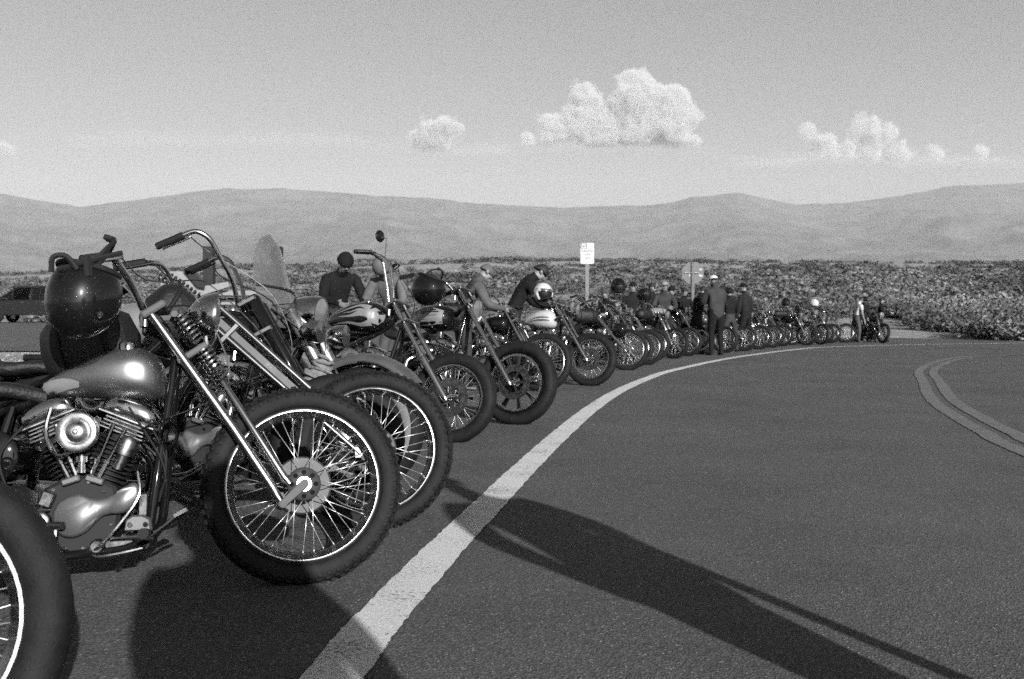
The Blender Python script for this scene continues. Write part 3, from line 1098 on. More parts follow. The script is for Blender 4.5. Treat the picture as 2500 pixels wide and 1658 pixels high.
    if B:
        for s in (-1, 1):
            mb = MB(MF)
            base = fp(L + .03, -off)
            pts = [base + V((p[0], s * p[1], p[2])) for p in B['pts']]
            mb.tube(fillet(pts, B.get('rad', .06), 6), .0127, (12, 9, 9)[q])
            mb.tube([pts[0] + V((0, 0, -.055)), pts[0] + V((0, 0, .005))], .017, 10)
            hb_ = mb.build("handlebar", c.get('bar_mat', CHROME), root)
            g1 = base + V((B['grip'][0], s * B['grip'][1], B['grip'][2]))
            mb = MB(MF)
            d = (g1 - pts[-1])
            mb.tube([pts[-1] - d * .03, pts[-1], pts[-1] + d * .96, g1], [.019, .0175, .0175, .014], (14, 10, 9)[q])
            mb.build("grip", GRIP, hb_)
            if c.get('levers', True) and q < 2:
                mb = MB(MF)
                pm = pts[-1]
                dn = d.normalized()
                fw = V((1, 0, 0))
                mb.tube(bez([pm - dn * .02, pm + fw * .045 + dn * .01, pm + fw * .055 + dn * .07, pm + fw * .045 + dn * .15], 4), [.006] * 12 + [.009], 6)
                mb.build("brake_lever" if s < 0 else "clutch_lever", CHROME, hb_)
        if q < 2 and c.get('cable', True):
            mb = MB(MF)
            base = fp(L + .03, -off)
            pe = base + V((B['pts'][-1][0], -B['pts'][-1][1], B['pts'][-1][2]))
            mb.tube(bez([pe + V((.03, 0, 0)), pe + V((.10, .10, -.05)), fp(L - .02, .06, -.05), fp(L * .55, -.02, -.07), V((xe + .18, -.08, .55))], 6), .0032, 5)
            mb.build("brake_cable", c.get('cable_mat', STEEL), root)
            mb = MB(MF)
            pe = base + V((B['pts'][-1][0], B['pts'][-1][1], B['pts'][-1][2]))
            mb.tube(bez([pe + V((.03, 0, 0)), pe + V((.09, -.08, -.10)), fp(L - .06, .04, .05), V((xe + .25, .05, .62))], 6), .0036, 5)
            mb.build("clutch_cable", GRIP, root)
    if c.get('mirror'):
        mb = MB(MF)
        m0 = fp(L + .03, -off) + V(c['mirror'])
        mb.tube([m0 + V((.0, .0, -.16)), m0 + V((0, 0, 0)), m0 + V((-.05, 0, .01))], .005, 6)
        mr = mb.build("mirror_stem", CHROME, root)
        mb = MB(MF)
        mb.lathe([(-.012, 0), (-.010, .035), (0, .048), (.004, .048), (.005, .04), (.005, 0)], m0 + V((-.06, 0, .02)), (-1, .35, 0), 24)
        mb.build("mirror", GLOSSBLACK, mr)
    if c.get('front_fender'):
        mb = MB(MF)
        rings = []
        k = 22
        rad = r + .018
        A0, A1 = c.get('ff', (8, 172))
        wf = c.get('w_f', .09) * .5 + .022
        for i in range(k + 1):
            a = R(A0 + (A1 - A0) * i / k)
            ring = []
            for sgn, ins in ((1, 0), (-1, .005)):
                js = range(11) if sgn > 0 else range(10, -1, -1)
                for j in js:
                    b = R(-100 + 200 * j / 10)
                    rad2 = rad + .045 * (math.cos(b) - math.cos(R(100))) - ins
                    ring.append(V((math.cos(a) * rad2, (wf - ins) * math.sin(b), r + math.sin(a) * rad2)))
            rings.append(ring)
        mb.loft(rings)
        ffn = mb.build("front_fender", c.get('ffender_mat', FENDERPAINT), root, 50)
        mb = MB(MF)
        pts = []
        for i in range(12):
            a = R(28 + 62 * i / 11)
            pts.append(V((math.cos(a) * (rad + .005), -wf - .012, r + math.sin(a) * (rad + .005))))
        mb.tube(pts, .006, 6)
        mb.tube([pts[4], V((0, -wf - .02, r))], .006, 6)
        mb.build("fender_brace", CHROME, ffn)
    if c.get('windshield'):
        mb = MB(MF)
        b0 = fp(L - .02, -.07)
        rows, cols = 14, 13
        outer, inner = [], []
        Hs, Wd = c['windshield']
        grid = []
        for layer in (0, .004):
            for i in range(rows):
                tt = i / (rows - 1)
                wid = Wd * (1 - tt ** 2.6) ** .5 * (1 - .10 * (1 - tt)) if tt < 1 else .004
                for j in range(cols):
                    s_ = j / (cols - 1) * 2 - 1
                    y = wid * s_
                    x = -.30 * Hs * tt - 1.1 * y * y - layer
                    grid.append(b0 + V((x, y, tt * Hs - .05)))
        fs = []
        nn = rows * cols
        for i in range(rows - 1):
            for j in range(cols - 1):
                a = i * cols + j
                fs.append((a, a + 1, a + cols + 1, a + cols))
                fs.append((nn + a, nn + a + cols, nn + a + cols + 1, nn + a + 1))
        for i in range(rows - 1):
            for j in (0, cols - 1):
                a = i * cols + j
                fs.append((a, a + cols, nn + a + cols, nn + a))
        mb.add(grid, fs)
        ws = mb.build("windshield", GLASS, root, 60)
        mb = MB(MF)
        tt = .42
        wid = Wd * (1 - tt ** 2.6) ** .5 * .95
        mb.tube([b0 + V((-.30 * Hs * tt - 1.1 * y * y + .006, y, tt * Hs - .05)) for y in np.linspace(-wid, wid, 14)], .007, 6)
        mb.build("windshield_band", STEEL, ws)
        for s in (-1, 1):
            mb = MB(MF)
            mb.tube([fp(L - .12, -.02, s * .12), b0 + V((-.05, s * Wd * .7, .05))], .008, 6)
            mb.build("windshield_bracket", CHROME, ws)
    if c.get('plate'):
        mb = MB(MF)
        mb.box(fp(L - .36, .07), (.012, .17, .12), -.1, .1)
        mb.build("number_plate", WHITEPAINT, root)
    if c.get('nacelle'):
        mb = MB(MF)
        o = fp(L - .04, .02)
        fx = V((1, 0, -.05))
        mb.lathe([(-.10, .06), (-.08, .085), (-.02, .10), (.05, .105), (.075, .10)], o, fx, 32)
        nc = mb.build("headlamp_nacelle", CHROME, root, 50)
        mb = MB(MF)
        mb.lathe([(.072, .10), (.085, .06), (.09, 0)], o, fx, 32)
        mb.build("lamp_lens", LENS, nc)
        for s in (-1, 1):
            mb = MB(MF)
            o2 = fp(L - .19, .07, s * .17)
            mb.lathe([(-.09, 0), (-.08, .03), (-.04, .055), (.02, .062), (.03, .06), (.036, 0)], o2, fx, 24)
            mb.tube([o2 + V((-.03, 0, 0)), fp(L - .19, -.03, 0)], .011, 8)
            mb.build("spot_lamp", CHROME, nc)
    return root, MF, M0, fp

# ------------------------------------------------------------------ terrain
def sstep(a, b, x):
    t = np.clip((x - a) / (b - a), 0, 1)
    return t * t * (3 - 2 * t)


def vnoise(x, y, seed=0):
    """cheap smooth value noise on arrays"""
    xi = np.floor(x).astype(np.int64)
    yi = np.floor(y).astype(np.int64)
    xf = x - xi
    yf = y - yi
    u = xf * xf * (3 - 2 * xf)
    v_ = yf * yf * (3 - 2 * yf)

    def h(a, b):
        n = (a * 374761393 + b * 668265263 + seed * 1442695041) & 0x7fffffff
        n = ((n ^ (n >> 13)) * 1274126177) & 0x7fffffff
        return ((n ^ (n >> 16)) & 0xffff) / 65535.0
    return (h(xi, yi) * (1 - u) + h(xi + 1, yi) * u) * (1 - v_) + (h(xi, yi + 1) * (1 - u) + h(xi + 1, yi + 1) * u) * v_


def fbm(x, y, o=5, seed=0, ridged=False):
    s, a, t = 0, 1, 0
    for i in range(o):
        n = vnoise(x * 2 ** i + 17.3 * i, y * 2 ** i + 9.1 * i, seed + i)
        if ridged:
            n = 1 - abs(2 * n - 1)
        s = s + a * n
        t += a
        a *= .5
    return s / t


def terrain(x, y):
    x = np.asarray(x, float)
    y = np.asarray(y, float)
    az = x / np.maximum(y, 1.0)
    base = 62 - 22 * sstep(-5, 18, x)
    zt = np.interp(az, [-1.2, -.514, -.39, -.31, -.226, -.144, 0, .226, .514, 1.2], [8, 12.2, 12.9, 14.7, 15.4, 16.5, 17.4, 16.8, 16.4, 12])
    t = (y - base) / (300 - base)
    z = .5 * sstep(24, 57, y) * (1 - sstep(-8, 3, x - (y - 24) * .02))
    z = z + zt * np.clip(t, 0, 1) ** 1.05
    z = z + (fbm(x / 40, y / 40, 3, 5) - .5) * 3.0 * sstep(.1, .5, t) * (1 - sstep(.8, .98, t))
    z = z + (fbm(x / 9, y / 9, 3, 9) - .5) * .8 * sstep(.03, .2, t)
    drop = sstep(300, 900, y)
    z = z * (1 - drop) - 30 * drop
    return z


def grid_mesh(name, xs, ys, zfun, m, off=0.0):
    X, Y = np.meshgrid(xs, ys)
    Z = zfun(X, Y) + off
    verts = np.stack([X, Y, Z], -1).reshape(-1, 3)
    nx, ny = len(xs), len(ys)
    i = np.arange(ny - 1)[:, None] * nx + np.arange(nx - 1)[None, :]
    f = np.stack([i, i + 1, i + nx + 1, i + nx], -1).reshape(-1, 4)
    me = bpy.data.meshes.new(name)
    me.from_pydata(verts.tolist(), [], f.tolist())
    me.materials.append(m)
    me.shade_smooth()
    o = bpy.data.objects.new(name, me)
    COL.objects.link(o)
    return o


def node_mat(name):
    m = bpy.data.materials.new(name)
    m.use_nodes = True
    return m, m.node_tree, m.node_tree.nodes["Principled BSDF"]


def N(t, typ, **kw):
    n = t.nodes.new(typ)
    for k, val in kw.items():
        if k.startswith('i_'):
            key = k[2:]
            key = int(key) if key.isdigit() else key.replace('_', ' ')
            n.inputs[key].default_value = val
        else:
            setattr(n, k, val)
    return n


def ramp(t, src, a, b, va, vb):
    r_ = N(t, "ShaderNodeMapRange")
    r_.inputs['From Min'].default_value = a
    r_.inputs['From Max'].default_value = b
    r_.inputs['To Min'].default_value = va
    r_.inputs['To Max'].default_value = vb
    t.links.new(src, r_.inputs['Value'])
    return r_.outputs[0]


def asphalt(name, base, coarse=1.0):
    m, t, b = node_mat(name)
    g = N(t, "ShaderNodeNewGeometry")
    n1 = N(t, "ShaderNodeTexVoronoi", i_Scale=165.0 * coarse)
    n2 = N(t, "ShaderNodeTexNoise", i_Scale=190.0 * coarse, i_Detail=4.0)
    n3 = N(t, "ShaderNodeTexNoise", i_Scale=.7, i_Detail=7.0, i_Roughness=.7)
    for n in (n1, n2, n3):
        t.links.new(g.outputs['Position'], n.inputs['Vector'])
    sepc = N(t, "ShaderNodeSeparateColor")
    t.links.new(n1.outputs['Color'], sepc.inputs[0])
    a = ramp(t, sepc.outputs[0], 0, 1, .55, 1.55)
    c_ = ramp(t, n2.outputs['Fac'], .3, .7, .75, 1.3)
    d = ramp(t, n3.outputs['Fac'], .32, .68, .78, 1.22)
    m1 = N(t, "ShaderNodeMath", operation='MULTIPLY')
    m2 = N(t, "ShaderNodeMath", operation='MULTIPLY')
    m3 = N(t, "ShaderNodeMath", operation='MULTIPLY', i_1=base)
    t.links.new(a, m1.inputs[0])
    t.links.new(c_, m1.inputs[1])
    t.links.new(m1.outputs[0], m2.inputs[0])
    t.links.new(d, m2.inputs[1])
    t.links.new(m2.outputs[0], m3.inputs[0])
    # the odd pale stone in the mix
    sp = N(t, "ShaderNodeMath", operation='GREATER_THAN', i_1=.975)
    t.links.new(sepc.outputs[1], sp.inputs[0])
    mx = N(t, "ShaderNodeMix", data_type='FLOAT')
    t.links.new(sp.outputs[0], mx.inputs[0])
    t.links.new(m3.outputs[0], mx.inputs[2])
    mx.inputs[3].default_value = base * 3.2
    t.links.new(mx.outputs[0], b.inputs['Base Color'])
    b.inputs['Roughness'].default_value = .85
    b.inputs['Specular IOR Level'].default_value = .3
    bp = N(t, "ShaderNodeBump", i_Strength=.55, i_Distance=.006)
    t.links.new(n1.outputs['Distance'], bp.inputs['Height'])
    t.links.new(bp.outputs[0], b.inputs['Normal'])
    return m


SAND, t, b = node_mat("desert_sand")
g = N(t, "ShaderNodeNewGeometry")
n1 = N(t, "ShaderNodeTexNoise", i_Scale=.35, i_Detail=8.0, i_Roughness=.7)
n2 = N(t, "ShaderNodeTexNoise", i_Scale=14.0, i_Detail=8.0, i_Roughness=.75)
for n in (n1, n2):
    t.links.new(g.outputs['Position'], n.inputs['Vector'])
a = ramp(t, n1.outputs['Fac'], .35, .65, .17, .27)
c_ = ramp(t, n2.outputs['Fac'], .3, .7, .6, 1.4)
mm = N(t, "ShaderNodeMath", operation='MULTIPLY')
t.links.new(a, mm.inputs[0])
t.links.new(c_, mm.inputs[1])
t.links.new(mm.outputs[0], b.inputs['Base Color'])
b.inputs['Roughness'].default_value = .95
b.inputs['Specular IOR Level'].default_value = .1
bp = N(t, "ShaderNodeBump", i_Strength=.8, i_Distance=.05)
t.links.new(n2.outputs['Fac'], bp.inputs['Height'])
t.links.new(bp.outputs[0], b.inputs['Normal'])

xs = np.unique(np.concatenate([np.sinh(np.linspace(-6.2, 6.2, 190)) * 8]))
ys = np.concatenate([np.linspace(-400, -20, 8), np.linspace(-15, 30, 20), np.linspace(31, 320, 150), np.geomspace(330, 3600, 40)])
gr = grid_mesh("ground", xs, ys, terrain, SAND)
tag(gr, kind='structure')

# asphalt road and shoulder : one sheet with the outline of the paved area
ASPH = asphalt("road_asphalt", .055)
ASPH2 = asphalt("parking_asphalt", .062)
edge = [(-5.2, -12), (-5.2, 3), (-5.0, 8), (-4.6, 14), (-3.2, 20), (.5, 27), (6, 36), (11, 43), (19.5, 56), (20.6, 52.5), (18.0, 41.5), (17.2, 37.2), (18.2, 34.5), (24, 32.5), (60, 30), (60, -12)]
me = bpy.data.meshes.new("road")
me.from_pydata([(x, y, .012) for x, y in edge], [], [tuple(range(len(edge)))[::-1]])
me.materials.append(ASPH)
road = bpy.data.objects.new("road", me)
COL.objects.link(road)
tag(road, kind='structure')

lot_x = np.linspace(-90, 1.5, 70)
lot_y = np.linspace(25.2, 58.5, 40)
lot = grid_mesh("parking_lot", lot_x, lot_y, terrain, ASPH2, .035)
tag(lot, kind='structure')


def strip_line(name, pts, width, z, m, off=0.0, k=22, jit=.004):
    rj = random.Random(len(pts))
    P = bez([V((p[0], p[1], 0)) for p in pts], k)
    vs_, fs = [], []
    for i, p in enumerate(P):
        tg = (P[min(i + 1, len(P) - 1)] - P[max(0, i - 1)]).normalized()
        nr = V((tg.y, -tg.x, 0))
        c0 = p + nr * off
        vs_ += [(c0 - nr * (width / 2 + rj.uniform(-jit, jit))) + V((0, 0, z)), (c0 + nr * (width / 2 + rj.uniform(-jit, jit))) + V((0, 0, z))]
    for i in range(len(P) - 1):
        fs.append((2 * i, 2 * i + 1, 2 * i + 3, 2 * i + 2))
    mb = MB()
    mb.add(vs_, fs)
    return mb.build(name, m, None, 0)


def road_paint(name, val, wear):
    m, t, b = node_mat(name)
    g = N(t, "ShaderNodeNewGeometry")
    n1 = N(t, "ShaderNodeTexNoise", i_Scale=70.0, i_Detail=6.0, i_Roughness=.7)
    n2 = N(t, "ShaderNodeTexNoise", i_Scale=3.0, i_Detail=5.0)
    for n in (n1, n2):
        t.links.new(g.outputs['Position'], n.inputs['Vector'])
    ad = N(t, "ShaderNodeMath", operation='MULTIPLY_ADD', i_1=.5)
    t.links.new(n2.outputs['Fac'], ad.inputs[0])
    t.links.new(n1.outputs['Fac'], ad.inputs[2])
    c1 = ramp(t, ad.outputs[0], wear, wear + .10, val, val * .32)
    t.links.new(c1, b.inputs['Base Color'])
    b.inputs['Roughness'].default_value = .7
    bp = N(t, "ShaderNodeBump", i_Strength=.5, i_Distance=.006)
    t.links.new(n1.outputs['Fac'], bp.inputs['Height'])
    t.links.new(bp.outputs[0], b.inputs['Normal'])
    return m


WHITE_LINE = road_paint("white_road_paint", .46, .815)
YELLOW_LINE = road_paint("yellow_road_paint", .098, .80)
EDGE = [(-.90, -3), (-.62, 1.0), (-.452, 2.57), (-.419, 2.90), (-.28, 3.85), (-.110, 4.88), (.11, 6.2), (.365, 7.64), (.78, 9.8), (1.31, 12.15), (2.00, 14.6), (2.78, 16.9), (4.94, 21.9), (8.0, 27.4), (9.6, 29.2),
        (11.9, 30.9), (14.1, 32.0), (17, 33.0)]
tag(strip_line("edge_line", EDGE, .165, .017, WHITE_LINE), kind='structure')
MID = [(2.6, -3), (2.9, 1), (3.3, 5), (3.64, 7.09), (3.82, 7.77), (4.12, 8.92), (4.75, 10.98), (5.9, 14.0), (6.7, 16.1), (7.6, 18.0), (8.7, 20.0), (9.7, 21.5), (10.8, 22.6), (13.4, 24), (17, 25.2), (30, 27.5)]
tag(strip_line("centre_line", MID, .135, .017, YELLOW_LINE, -.108), kind='structure')
tag(strip_line("centre_line", MID, .135, .017, YELLOW_LINE, .108), kind='structure')
tag(strip_line("edge_line", [(14.8, 61), (18.6, 55), (20.0, 52.0), (18.6, 45), (17.6, 41.0)], .16, .017, WHITE_LINE, -.3), kind='structure')
# tar snakes in the far lane
TAR = mat("tar_sealant", .012, .45)
for p in ([(15.5, 27.0), (17.6, 26.0), (19.5, 25.0)], [(10.5, 17.2), (12.2, 16.2), (14, 15.4)], [(5.4, 12.4), (6.6, 12.0), (8.0, 11.8)]):
    pass
tag(strip_line("crack_seal", [(9.0, 18.5), (9.6, 18.0), (10.4, 17.6), (12, 17.0)], .06, .016, TAR), kind='structure')
tag(strip_line("crack_seal", [(12.0, 28.5), (13.4, 27.4), (15.2, 26.8), (18, 26)], .09, .016, TAR), kind='structure')
tag(strip_line("crack_seal", [(11.0, 23.2), (12.0, 22.4), (14, 21.6)], .06, .016, TAR), kind='structure')

# ------------------------------------------------------------------ mountains
MTN, t, b = node_mat("mountain_rock")
g = N(t, "ShaderNodeNewGeometry")
n1 = N(t, "ShaderNodeTexNoise", i_Scale=.004, i_Detail=10.0, i_Roughness=.7)
t.links.new(g.outputs['Position'], n1.inputs['Vector'])
t.links.new(ramp(t, n1.outputs['Fac'], .38, .62, .075, .125), b.inputs['Base Color'])
b.inputs['Roughness'].default_value = 1
b.inputs['Specular IOR Level'].default_value = 0


def mountains():
    DX = np.array([-900, -300, 0, 60, 120, 190, 260, 380, 470, 520, 640, 760, 900, 1000, 1100, 1200, 1300, 1400, 1500, 1550, 1600, 1640, 1700, 1740, 1800, 1850, 1900, 2000, 2100, 2200, 2280, 2364, 2700, 3300]) * 1.0575
    DY = np.array([440, 430, 445, 455, 465, 474, 466, 450, 437, 433, 433, 440, 452, 456, 466, 472, 476, 474, 471, 465, 452, 450, 443, 450, 464, 470, 468, 462, 445, 426, 424, 420, 430, 450]) * 1.0575
    az = np.linspace(-1.15, 1.15, 620)
    rr = np.concatenate([np.linspace(2400, 9000, 150), np.linspace(9060, 10400, 16)])
    Hn = np.interp(az * 2430 + 1250, DX, (769 - DY) / 2430.)
    A, Rr = np.meshgrid(az, rr)
    X = A * Rr
    Y = Rr
    t_ = np.clip((Rr - 2600) / (9000 - 2600), 0, 1)
    H = Hn[None, :] * 9000
    base = H * (.22 * t_ + .78 * t_ ** 2.2)
    rg = fbm(X / 1900, Y / 2600, 6, 31, True)
    rg2 = fbm((X * .8 + Y * .45) / 380, (Y * .8 - X * .45) / 1500, 6, 47, True)
    Z = base + H * (rg - .62) * .6 * np.sin(np.pi * np.clip(t_, 0, 1)) ** 1.1 * (t_ < 1) * .55
    Z = Z + (rg2 - .6) * 130 * sstep(.12, .5, t_) * (1 - sstep(.93, 1.0, t_))
    # nothing in front may rise above the crest line
    lim = Hn[None, :] * Rr * (.25 + .74 * t_)
    Z = np.minimum(Z, lim)
    cr = (fbm(A * 60, A * 0 + 3.3, 5, 77) - .5) * 26
    Z = Z + cr * sstep(.85, 1, t_)
    Z = Z * (1 - sstep(9000, 10400, Rr) * .6) - 30 * (1 - sstep(2400, 3200, Rr))
    verts = np.stack([X, Y, Z], -1).reshape(-1, 3)
    ny, nx = A.shape
    i = np.arange(ny - 1)[:, None] * nx + np.arange(nx - 1)[None, :]
    f = np.stack([i, i + 1, i + nx + 1, i + nx], -1).reshape(-1, 4)
    me = bpy.data.meshes.new("mountains")
    me.from_pydata(verts.tolist(), [], f.tolist())
    me.materials.append(MTN)
    me.shade_smooth()
    o = bpy.data.objects.new("mountains", me)
    COL.objects.link(o)
    tag(o, kind='structure')


mountains()

# ------------------------------------------------------------------ desert scrub
rng = np.random.default_rng(5)


def shrub_mat(name, val):
    m, t, b = node_mat(name)
    tc = N(t, "ShaderNodeNewGeometry")
    n = N(t, "ShaderNodeTexNoise", i_Scale=2.5, i_Detail=3.0)
    t.links.new(tc.outputs['Position'], n.inputs['Vector'])
    nb = N(t, "ShaderNodeTexNoise", i_Scale=.055, i_Detail=4.0, i_Roughness=.6)
    t.links.new(tc.outputs['Position'], nb.inputs['Vector'])
    ml = N(t, "ShaderNodeMath", operation='MULTIPLY')
    t.links.new(ramp(t, n.outputs['Fac'], .35, .65, val * .55, val * 1.6), ml.inputs[0])
    t.links.new(ramp(t, nb.outputs['Fac'], .38, .62, .65, 1.4), ml.inputs[1])
    t.links.new(ml.outputs[0], b.inputs['Base Color'])
    b.inputs['Roughness'].default_value = .9
    b.inputs['Specular IOR Level'].default_value = .1
    return m


SHRUB = shrub_mat("creosote_leaf", .066)
DRY = shrub_mat("dry_brittlebush", .12)


def shrub_verts(n, rg, h=1.0, leaf=.11):
    """leaf sized triangles spread through an uneven rounded crown, denser outward"""
    lobes = rg.normal(0, 1, (7, 3)) * [.33, .33, .12] + [0, 0, .45]
    k = rg.integers(0, 7, n)
    p = lobes[k] + rg.normal(0, 1, (n, 3)) * [.20, .20, .20]
    p[:, 2] = np.abs(p[:, 2])
    p *= h
    d = rg.normal(0, 1, (n, 3))
    d[:, 2] = np.abs(d[:, 2]) + .3
    d /= np.linalg.norm(d, axis=1)[:, None]
    e = np.cross(d, rg.normal(0, 1, (n, 3)))
    e /= np.linalg.norm(e, axis=1)[:, None]
    s = (leaf * rg.uniform(.6, 1.5, n) * h)[:, None]
    v0 = p - e * s * .5
    v1 = p + e * s * .5
    v2 = p + d * s * 1.3
    return np.stack([v0, v1, v2], 1).reshape(-1, 3)


def tri_mesh(name, vv, m):
    me = bpy.data.meshes.new(name)
    n = len(vv) // 3
    me.vertices.add(len(vv))
    me.vertices.foreach_set('co', vv.astype(np.float32).ravel())
    me.loops.add(len(vv))
    me.loops.foreach_set('vertex_index', np.arange(len(vv), dtype=np.int32))
    me.polygons.add(n)
    me.polygons.foreach_set('loop_start', np.arange(0, len(vv), 3, dtype=np.int32))
    me.polygons.foreach_set('loop_total', np.full(n, 3, dtype=np.int32))
    me.materials.append(m)
    me.update()
    me.validate()
    return me


protos = []
for i in range(6):
    vv = shrub_verts(900 if i < 4 else 520, rng, 1.0, .085)
    # stems from the root
    st = []
    for k in range(26):
        a = rng.uniform(0, 6.28)
        tip = np.array([math.cos(a) * rng.uniform(.1, .45), math.sin(a) * rng.uniform(.1, .45), rng.uniform(.35, .8)])
        sd_ = np.array([-math.sin(a), math.cos(a), 0]) * .012
        st += [sd_, -sd_, tip]
    protos.append(tri_mesh("desert_shrub", np.concatenate([vv, np.array(st)]), SHRUB if i % 3 != 2 else DRY))


def in_poly(x, y, poly):
    c_ = False
    j = len(poly) - 1
    for i in range(len(poly)):
        if (poly[i][1] > y) != (poly[j][1] > y) and x < (poly[j][0] - poly[i][0]) * (y - poly[i][1]) / (poly[j][1] - poly[i][1]) + poly[i][0]:
            c_ = not c_
        j = i
    return c_


cand = []
y = 30.0
while len(cand) < 6600:
    yy = 30 + 285 * rng.random() ** .62
    xx = rng.uniform(-.62, .62) * yy
    if rng.random() < .05:
        yy = rng.uniform(30, 80)
        xx = rng.uniform(.3, .62) * yy
    if in_poly(xx, yy, edge) or (xx < 2.5 and yy < 60.5) or (yy < 46 and xx < 6):
        continue
    if xx > 2 and in_poly(xx - .5, yy - .6, edge):
        continue
    dens = float(fbm(np.array(xx / 14), np.array(yy / 14), 3, 3))
    if not (xx > 9 and yy < 105) and rng.random() > .15 + 2.6 * (dens - .40):
        continue
    cand.append((yy, xx))
cand.sort()
G = 'desert shrubs scattered over the slope behind the road'
for i, (yy, xx) in enumerate(cand[:290]):
    me = protos[rng.integers(0, 6)]
    o = bpy.data.objects.new("desert_shrub", me)
    s_ = rng.uniform(.55, 1.25) * 1
    o.location = (xx, yy, float(terrain(xx, yy)) - .05)
    o.scale = (s_ * rng.uniform(.9, 1.5), s_ * rng.uniform(.9, 1.4), s_ * rng.uniform(.7, 1.05))
    o.rotation_euler = (0, 0, rng.uniform(0, 6.28))
    COL.objects.link(o)
    tag(o, 'low bushy desert shrub growing on the sandy slope behind the road', 'shrub', G)
far = cand[290:]
base_sets = [shrub_verts(64, rng, 1.0, .21) for _ in range(12)]
base_near = [shrub_verts(230, rng, 1.0, .115) for _ in range(8)]
for mname, sel, mm_ in (("desert_scrub", lambda k: k % 3 != 0, SHRUB), ("dry_desert_scrub", lambda k: k % 3 == 0, DRY)):
    out = []
    for k, (yy, xx) in enumerate(far):
        if not sel(k):
            continue
        bs = base_near[k % 8] if yy < 110 else base_sets[k % 12]
        s_ = rng.uniform(.45, 1.6)
        a = rng.uniform(0, 6.28)
        ca, sa = math.cos(a), math.sin(a)
        Q = bs * [s_ * 1.35, s_ * 1.35, s_ * .72]
        Q = np.stack([Q[:, 0] * ca - Q[:, 1] * sa + xx, Q[:, 0] * sa + Q[:, 1] * ca + yy, Q[:, 2] + float(terrain(xx, yy)) - .05], -1)
        out.append(Q)
    me = tri_mesh(mname, np.concatenate(out), mm_)
    o = bpy.data.objects.new(mname, me)
    COL.objects.link(o)
    tag(o, 'mass of distant desert shrubs covering the slope', kind='stuff')

# loose gravel on the verge
vv = []
for k in range(2600):
    yy = 3 + 22 * rng.random() ** .8
    xx = rng.uniform(-14, -4.9 + .4 * math.sin(yy))
    s_ = rng.uniform(.008, .035)
    p = np.array([xx, yy, .0])
    a = rng.uniform(0, 6.28)
    q_ = [p + s_ * np.array([math.cos(a + 2.1 * i), math.sin(a + 2.1 * i), 0]) for i in range(3)]
    tp = p + np.array([0, 0, s_ * .9])
    for i in range(3):
        vv += [q_[i], q_[(i + 1) % 3], tp]
o = bpy.data.objects.new("gravel", tri_mesh("gravel", np.array(vv), SAND))
COL.objects.link(o)
tag(o, 'loose gravel on the sandy verge', kind='stuff')

# ------------------------------------------------------------------ motorcycles, near to far
def APE(h=.17, back=-.14, w=.30):
    return dict(pts=[(0, .05, -.02), (-.05, .10, h * .55), (back * .75, .20, h), (back - .02, w, h - .02)], grip=(back - .14, w + .02, h - .05))


BIKES = []


def bike(**c):
    BIKES.append(c)
    return make_bike(c)


# 0: only its front end reaches into the frame
bike(label='motorcycle nearest the camera, cropped, only its front tyre showing', exhaust='far', x=-1.215, y=1.89, head=4, steer=14, r=.335, w_f=.11, th_f=.095, rake=34, L=.80, q=1, tread='road', lean=7,
     tank=dict(xf=-.50, xr=-.95, ztop=.86, H=.17, W=.24, mat=GLOSSBLACK), bars=APE(), brake_f='plate')
# 1: the hero
b1 = bike(label='chopper with silver teardrop tank and springer fork, nearest full bike', x=-.731, y=3.456, head=9, steer=8, r=.350, w_f=.098, th_f=.088, rake=34, L=.80, q=0, lean=8, tread='knobby', xe=-.72, ze=.272, wb=1.42, exhaust='far',
          brake_f='drum', cable_mat=CHROME, seat_x=-.97, seat_z=.64, s=.985, kick_long=True,
          tank=dict(xf=-.475, xr=-.885, ztop=.842, H=.185, W=.235, slope=-.02, mat=GREYPAINT, flat=.12, deco='tail',
                    fw=[.25, .55, .8, .98, 1.0, .90, .70, .48, .30, .14], fh=[.35, .62, .84, .98, 1.0, .90, .70, .46, .28, .14]),
          bars=dict(pts=[(.0, .05, -.02), (-.04, .10, .065), (-.085, .17, .125), (-.10, .215, .132)], grip=(-.19, .25, .105), rad=.08), lamp=(.69, .075, .083), lamp_mat=CHROME)
# 2: long girder chopper
b2 = bike(label='long chopper with girder fork and pale tank behind the silver-tank chopper', x=-.611, y=4.342, head=4, steer=5, r=.35, w_f=.095, th_f=.085, rake=48, L=1.02, q=0, lean=8, tread='knobby', xe=-1.15, wb=1.95, off=.06,
          fork='girder', brake_f='drum', rim_mat=CHROME, seat_x=-1.40, seat_z=.66,
          exhaust='far', tank=dict(xf=-.84, xr=-1.26, ztop=1.0, H=.20, W=.26, slope=-.03, mat=TANPAINT), bars=APE(.12, -.10), lamp=None, n_spokes=40)
# 3: high bars
b3 = bike(label='black chopper with high chrome bars and pinstriped tank', x=-.86, y=4.85, head=-2, steer=6, r=.33, w_f=.11, th_f=.11, rake=30, L=.80, q=1, lean=8, xe=-.70, wb=1.45, fork='cover', fork_mat=GLOSSBLACK, slider_mat=GLOSSBLACK,
          tank=dict(xf=-.40, xr=-.84, ztop=.97, H=.20, W=.28, mat=GLOSSBLACK, deco='pinstripe'), lamp=(.72, -.16, .09), ac_r=.08,
          bars=dict(pts=[(0, .06, -.03), (-.02, .12, .10), (-.12, .23, .285), (-.18, .25, .315), (-.24, .255, .285)], grip=(-.36, .26, .225), rad=.06))
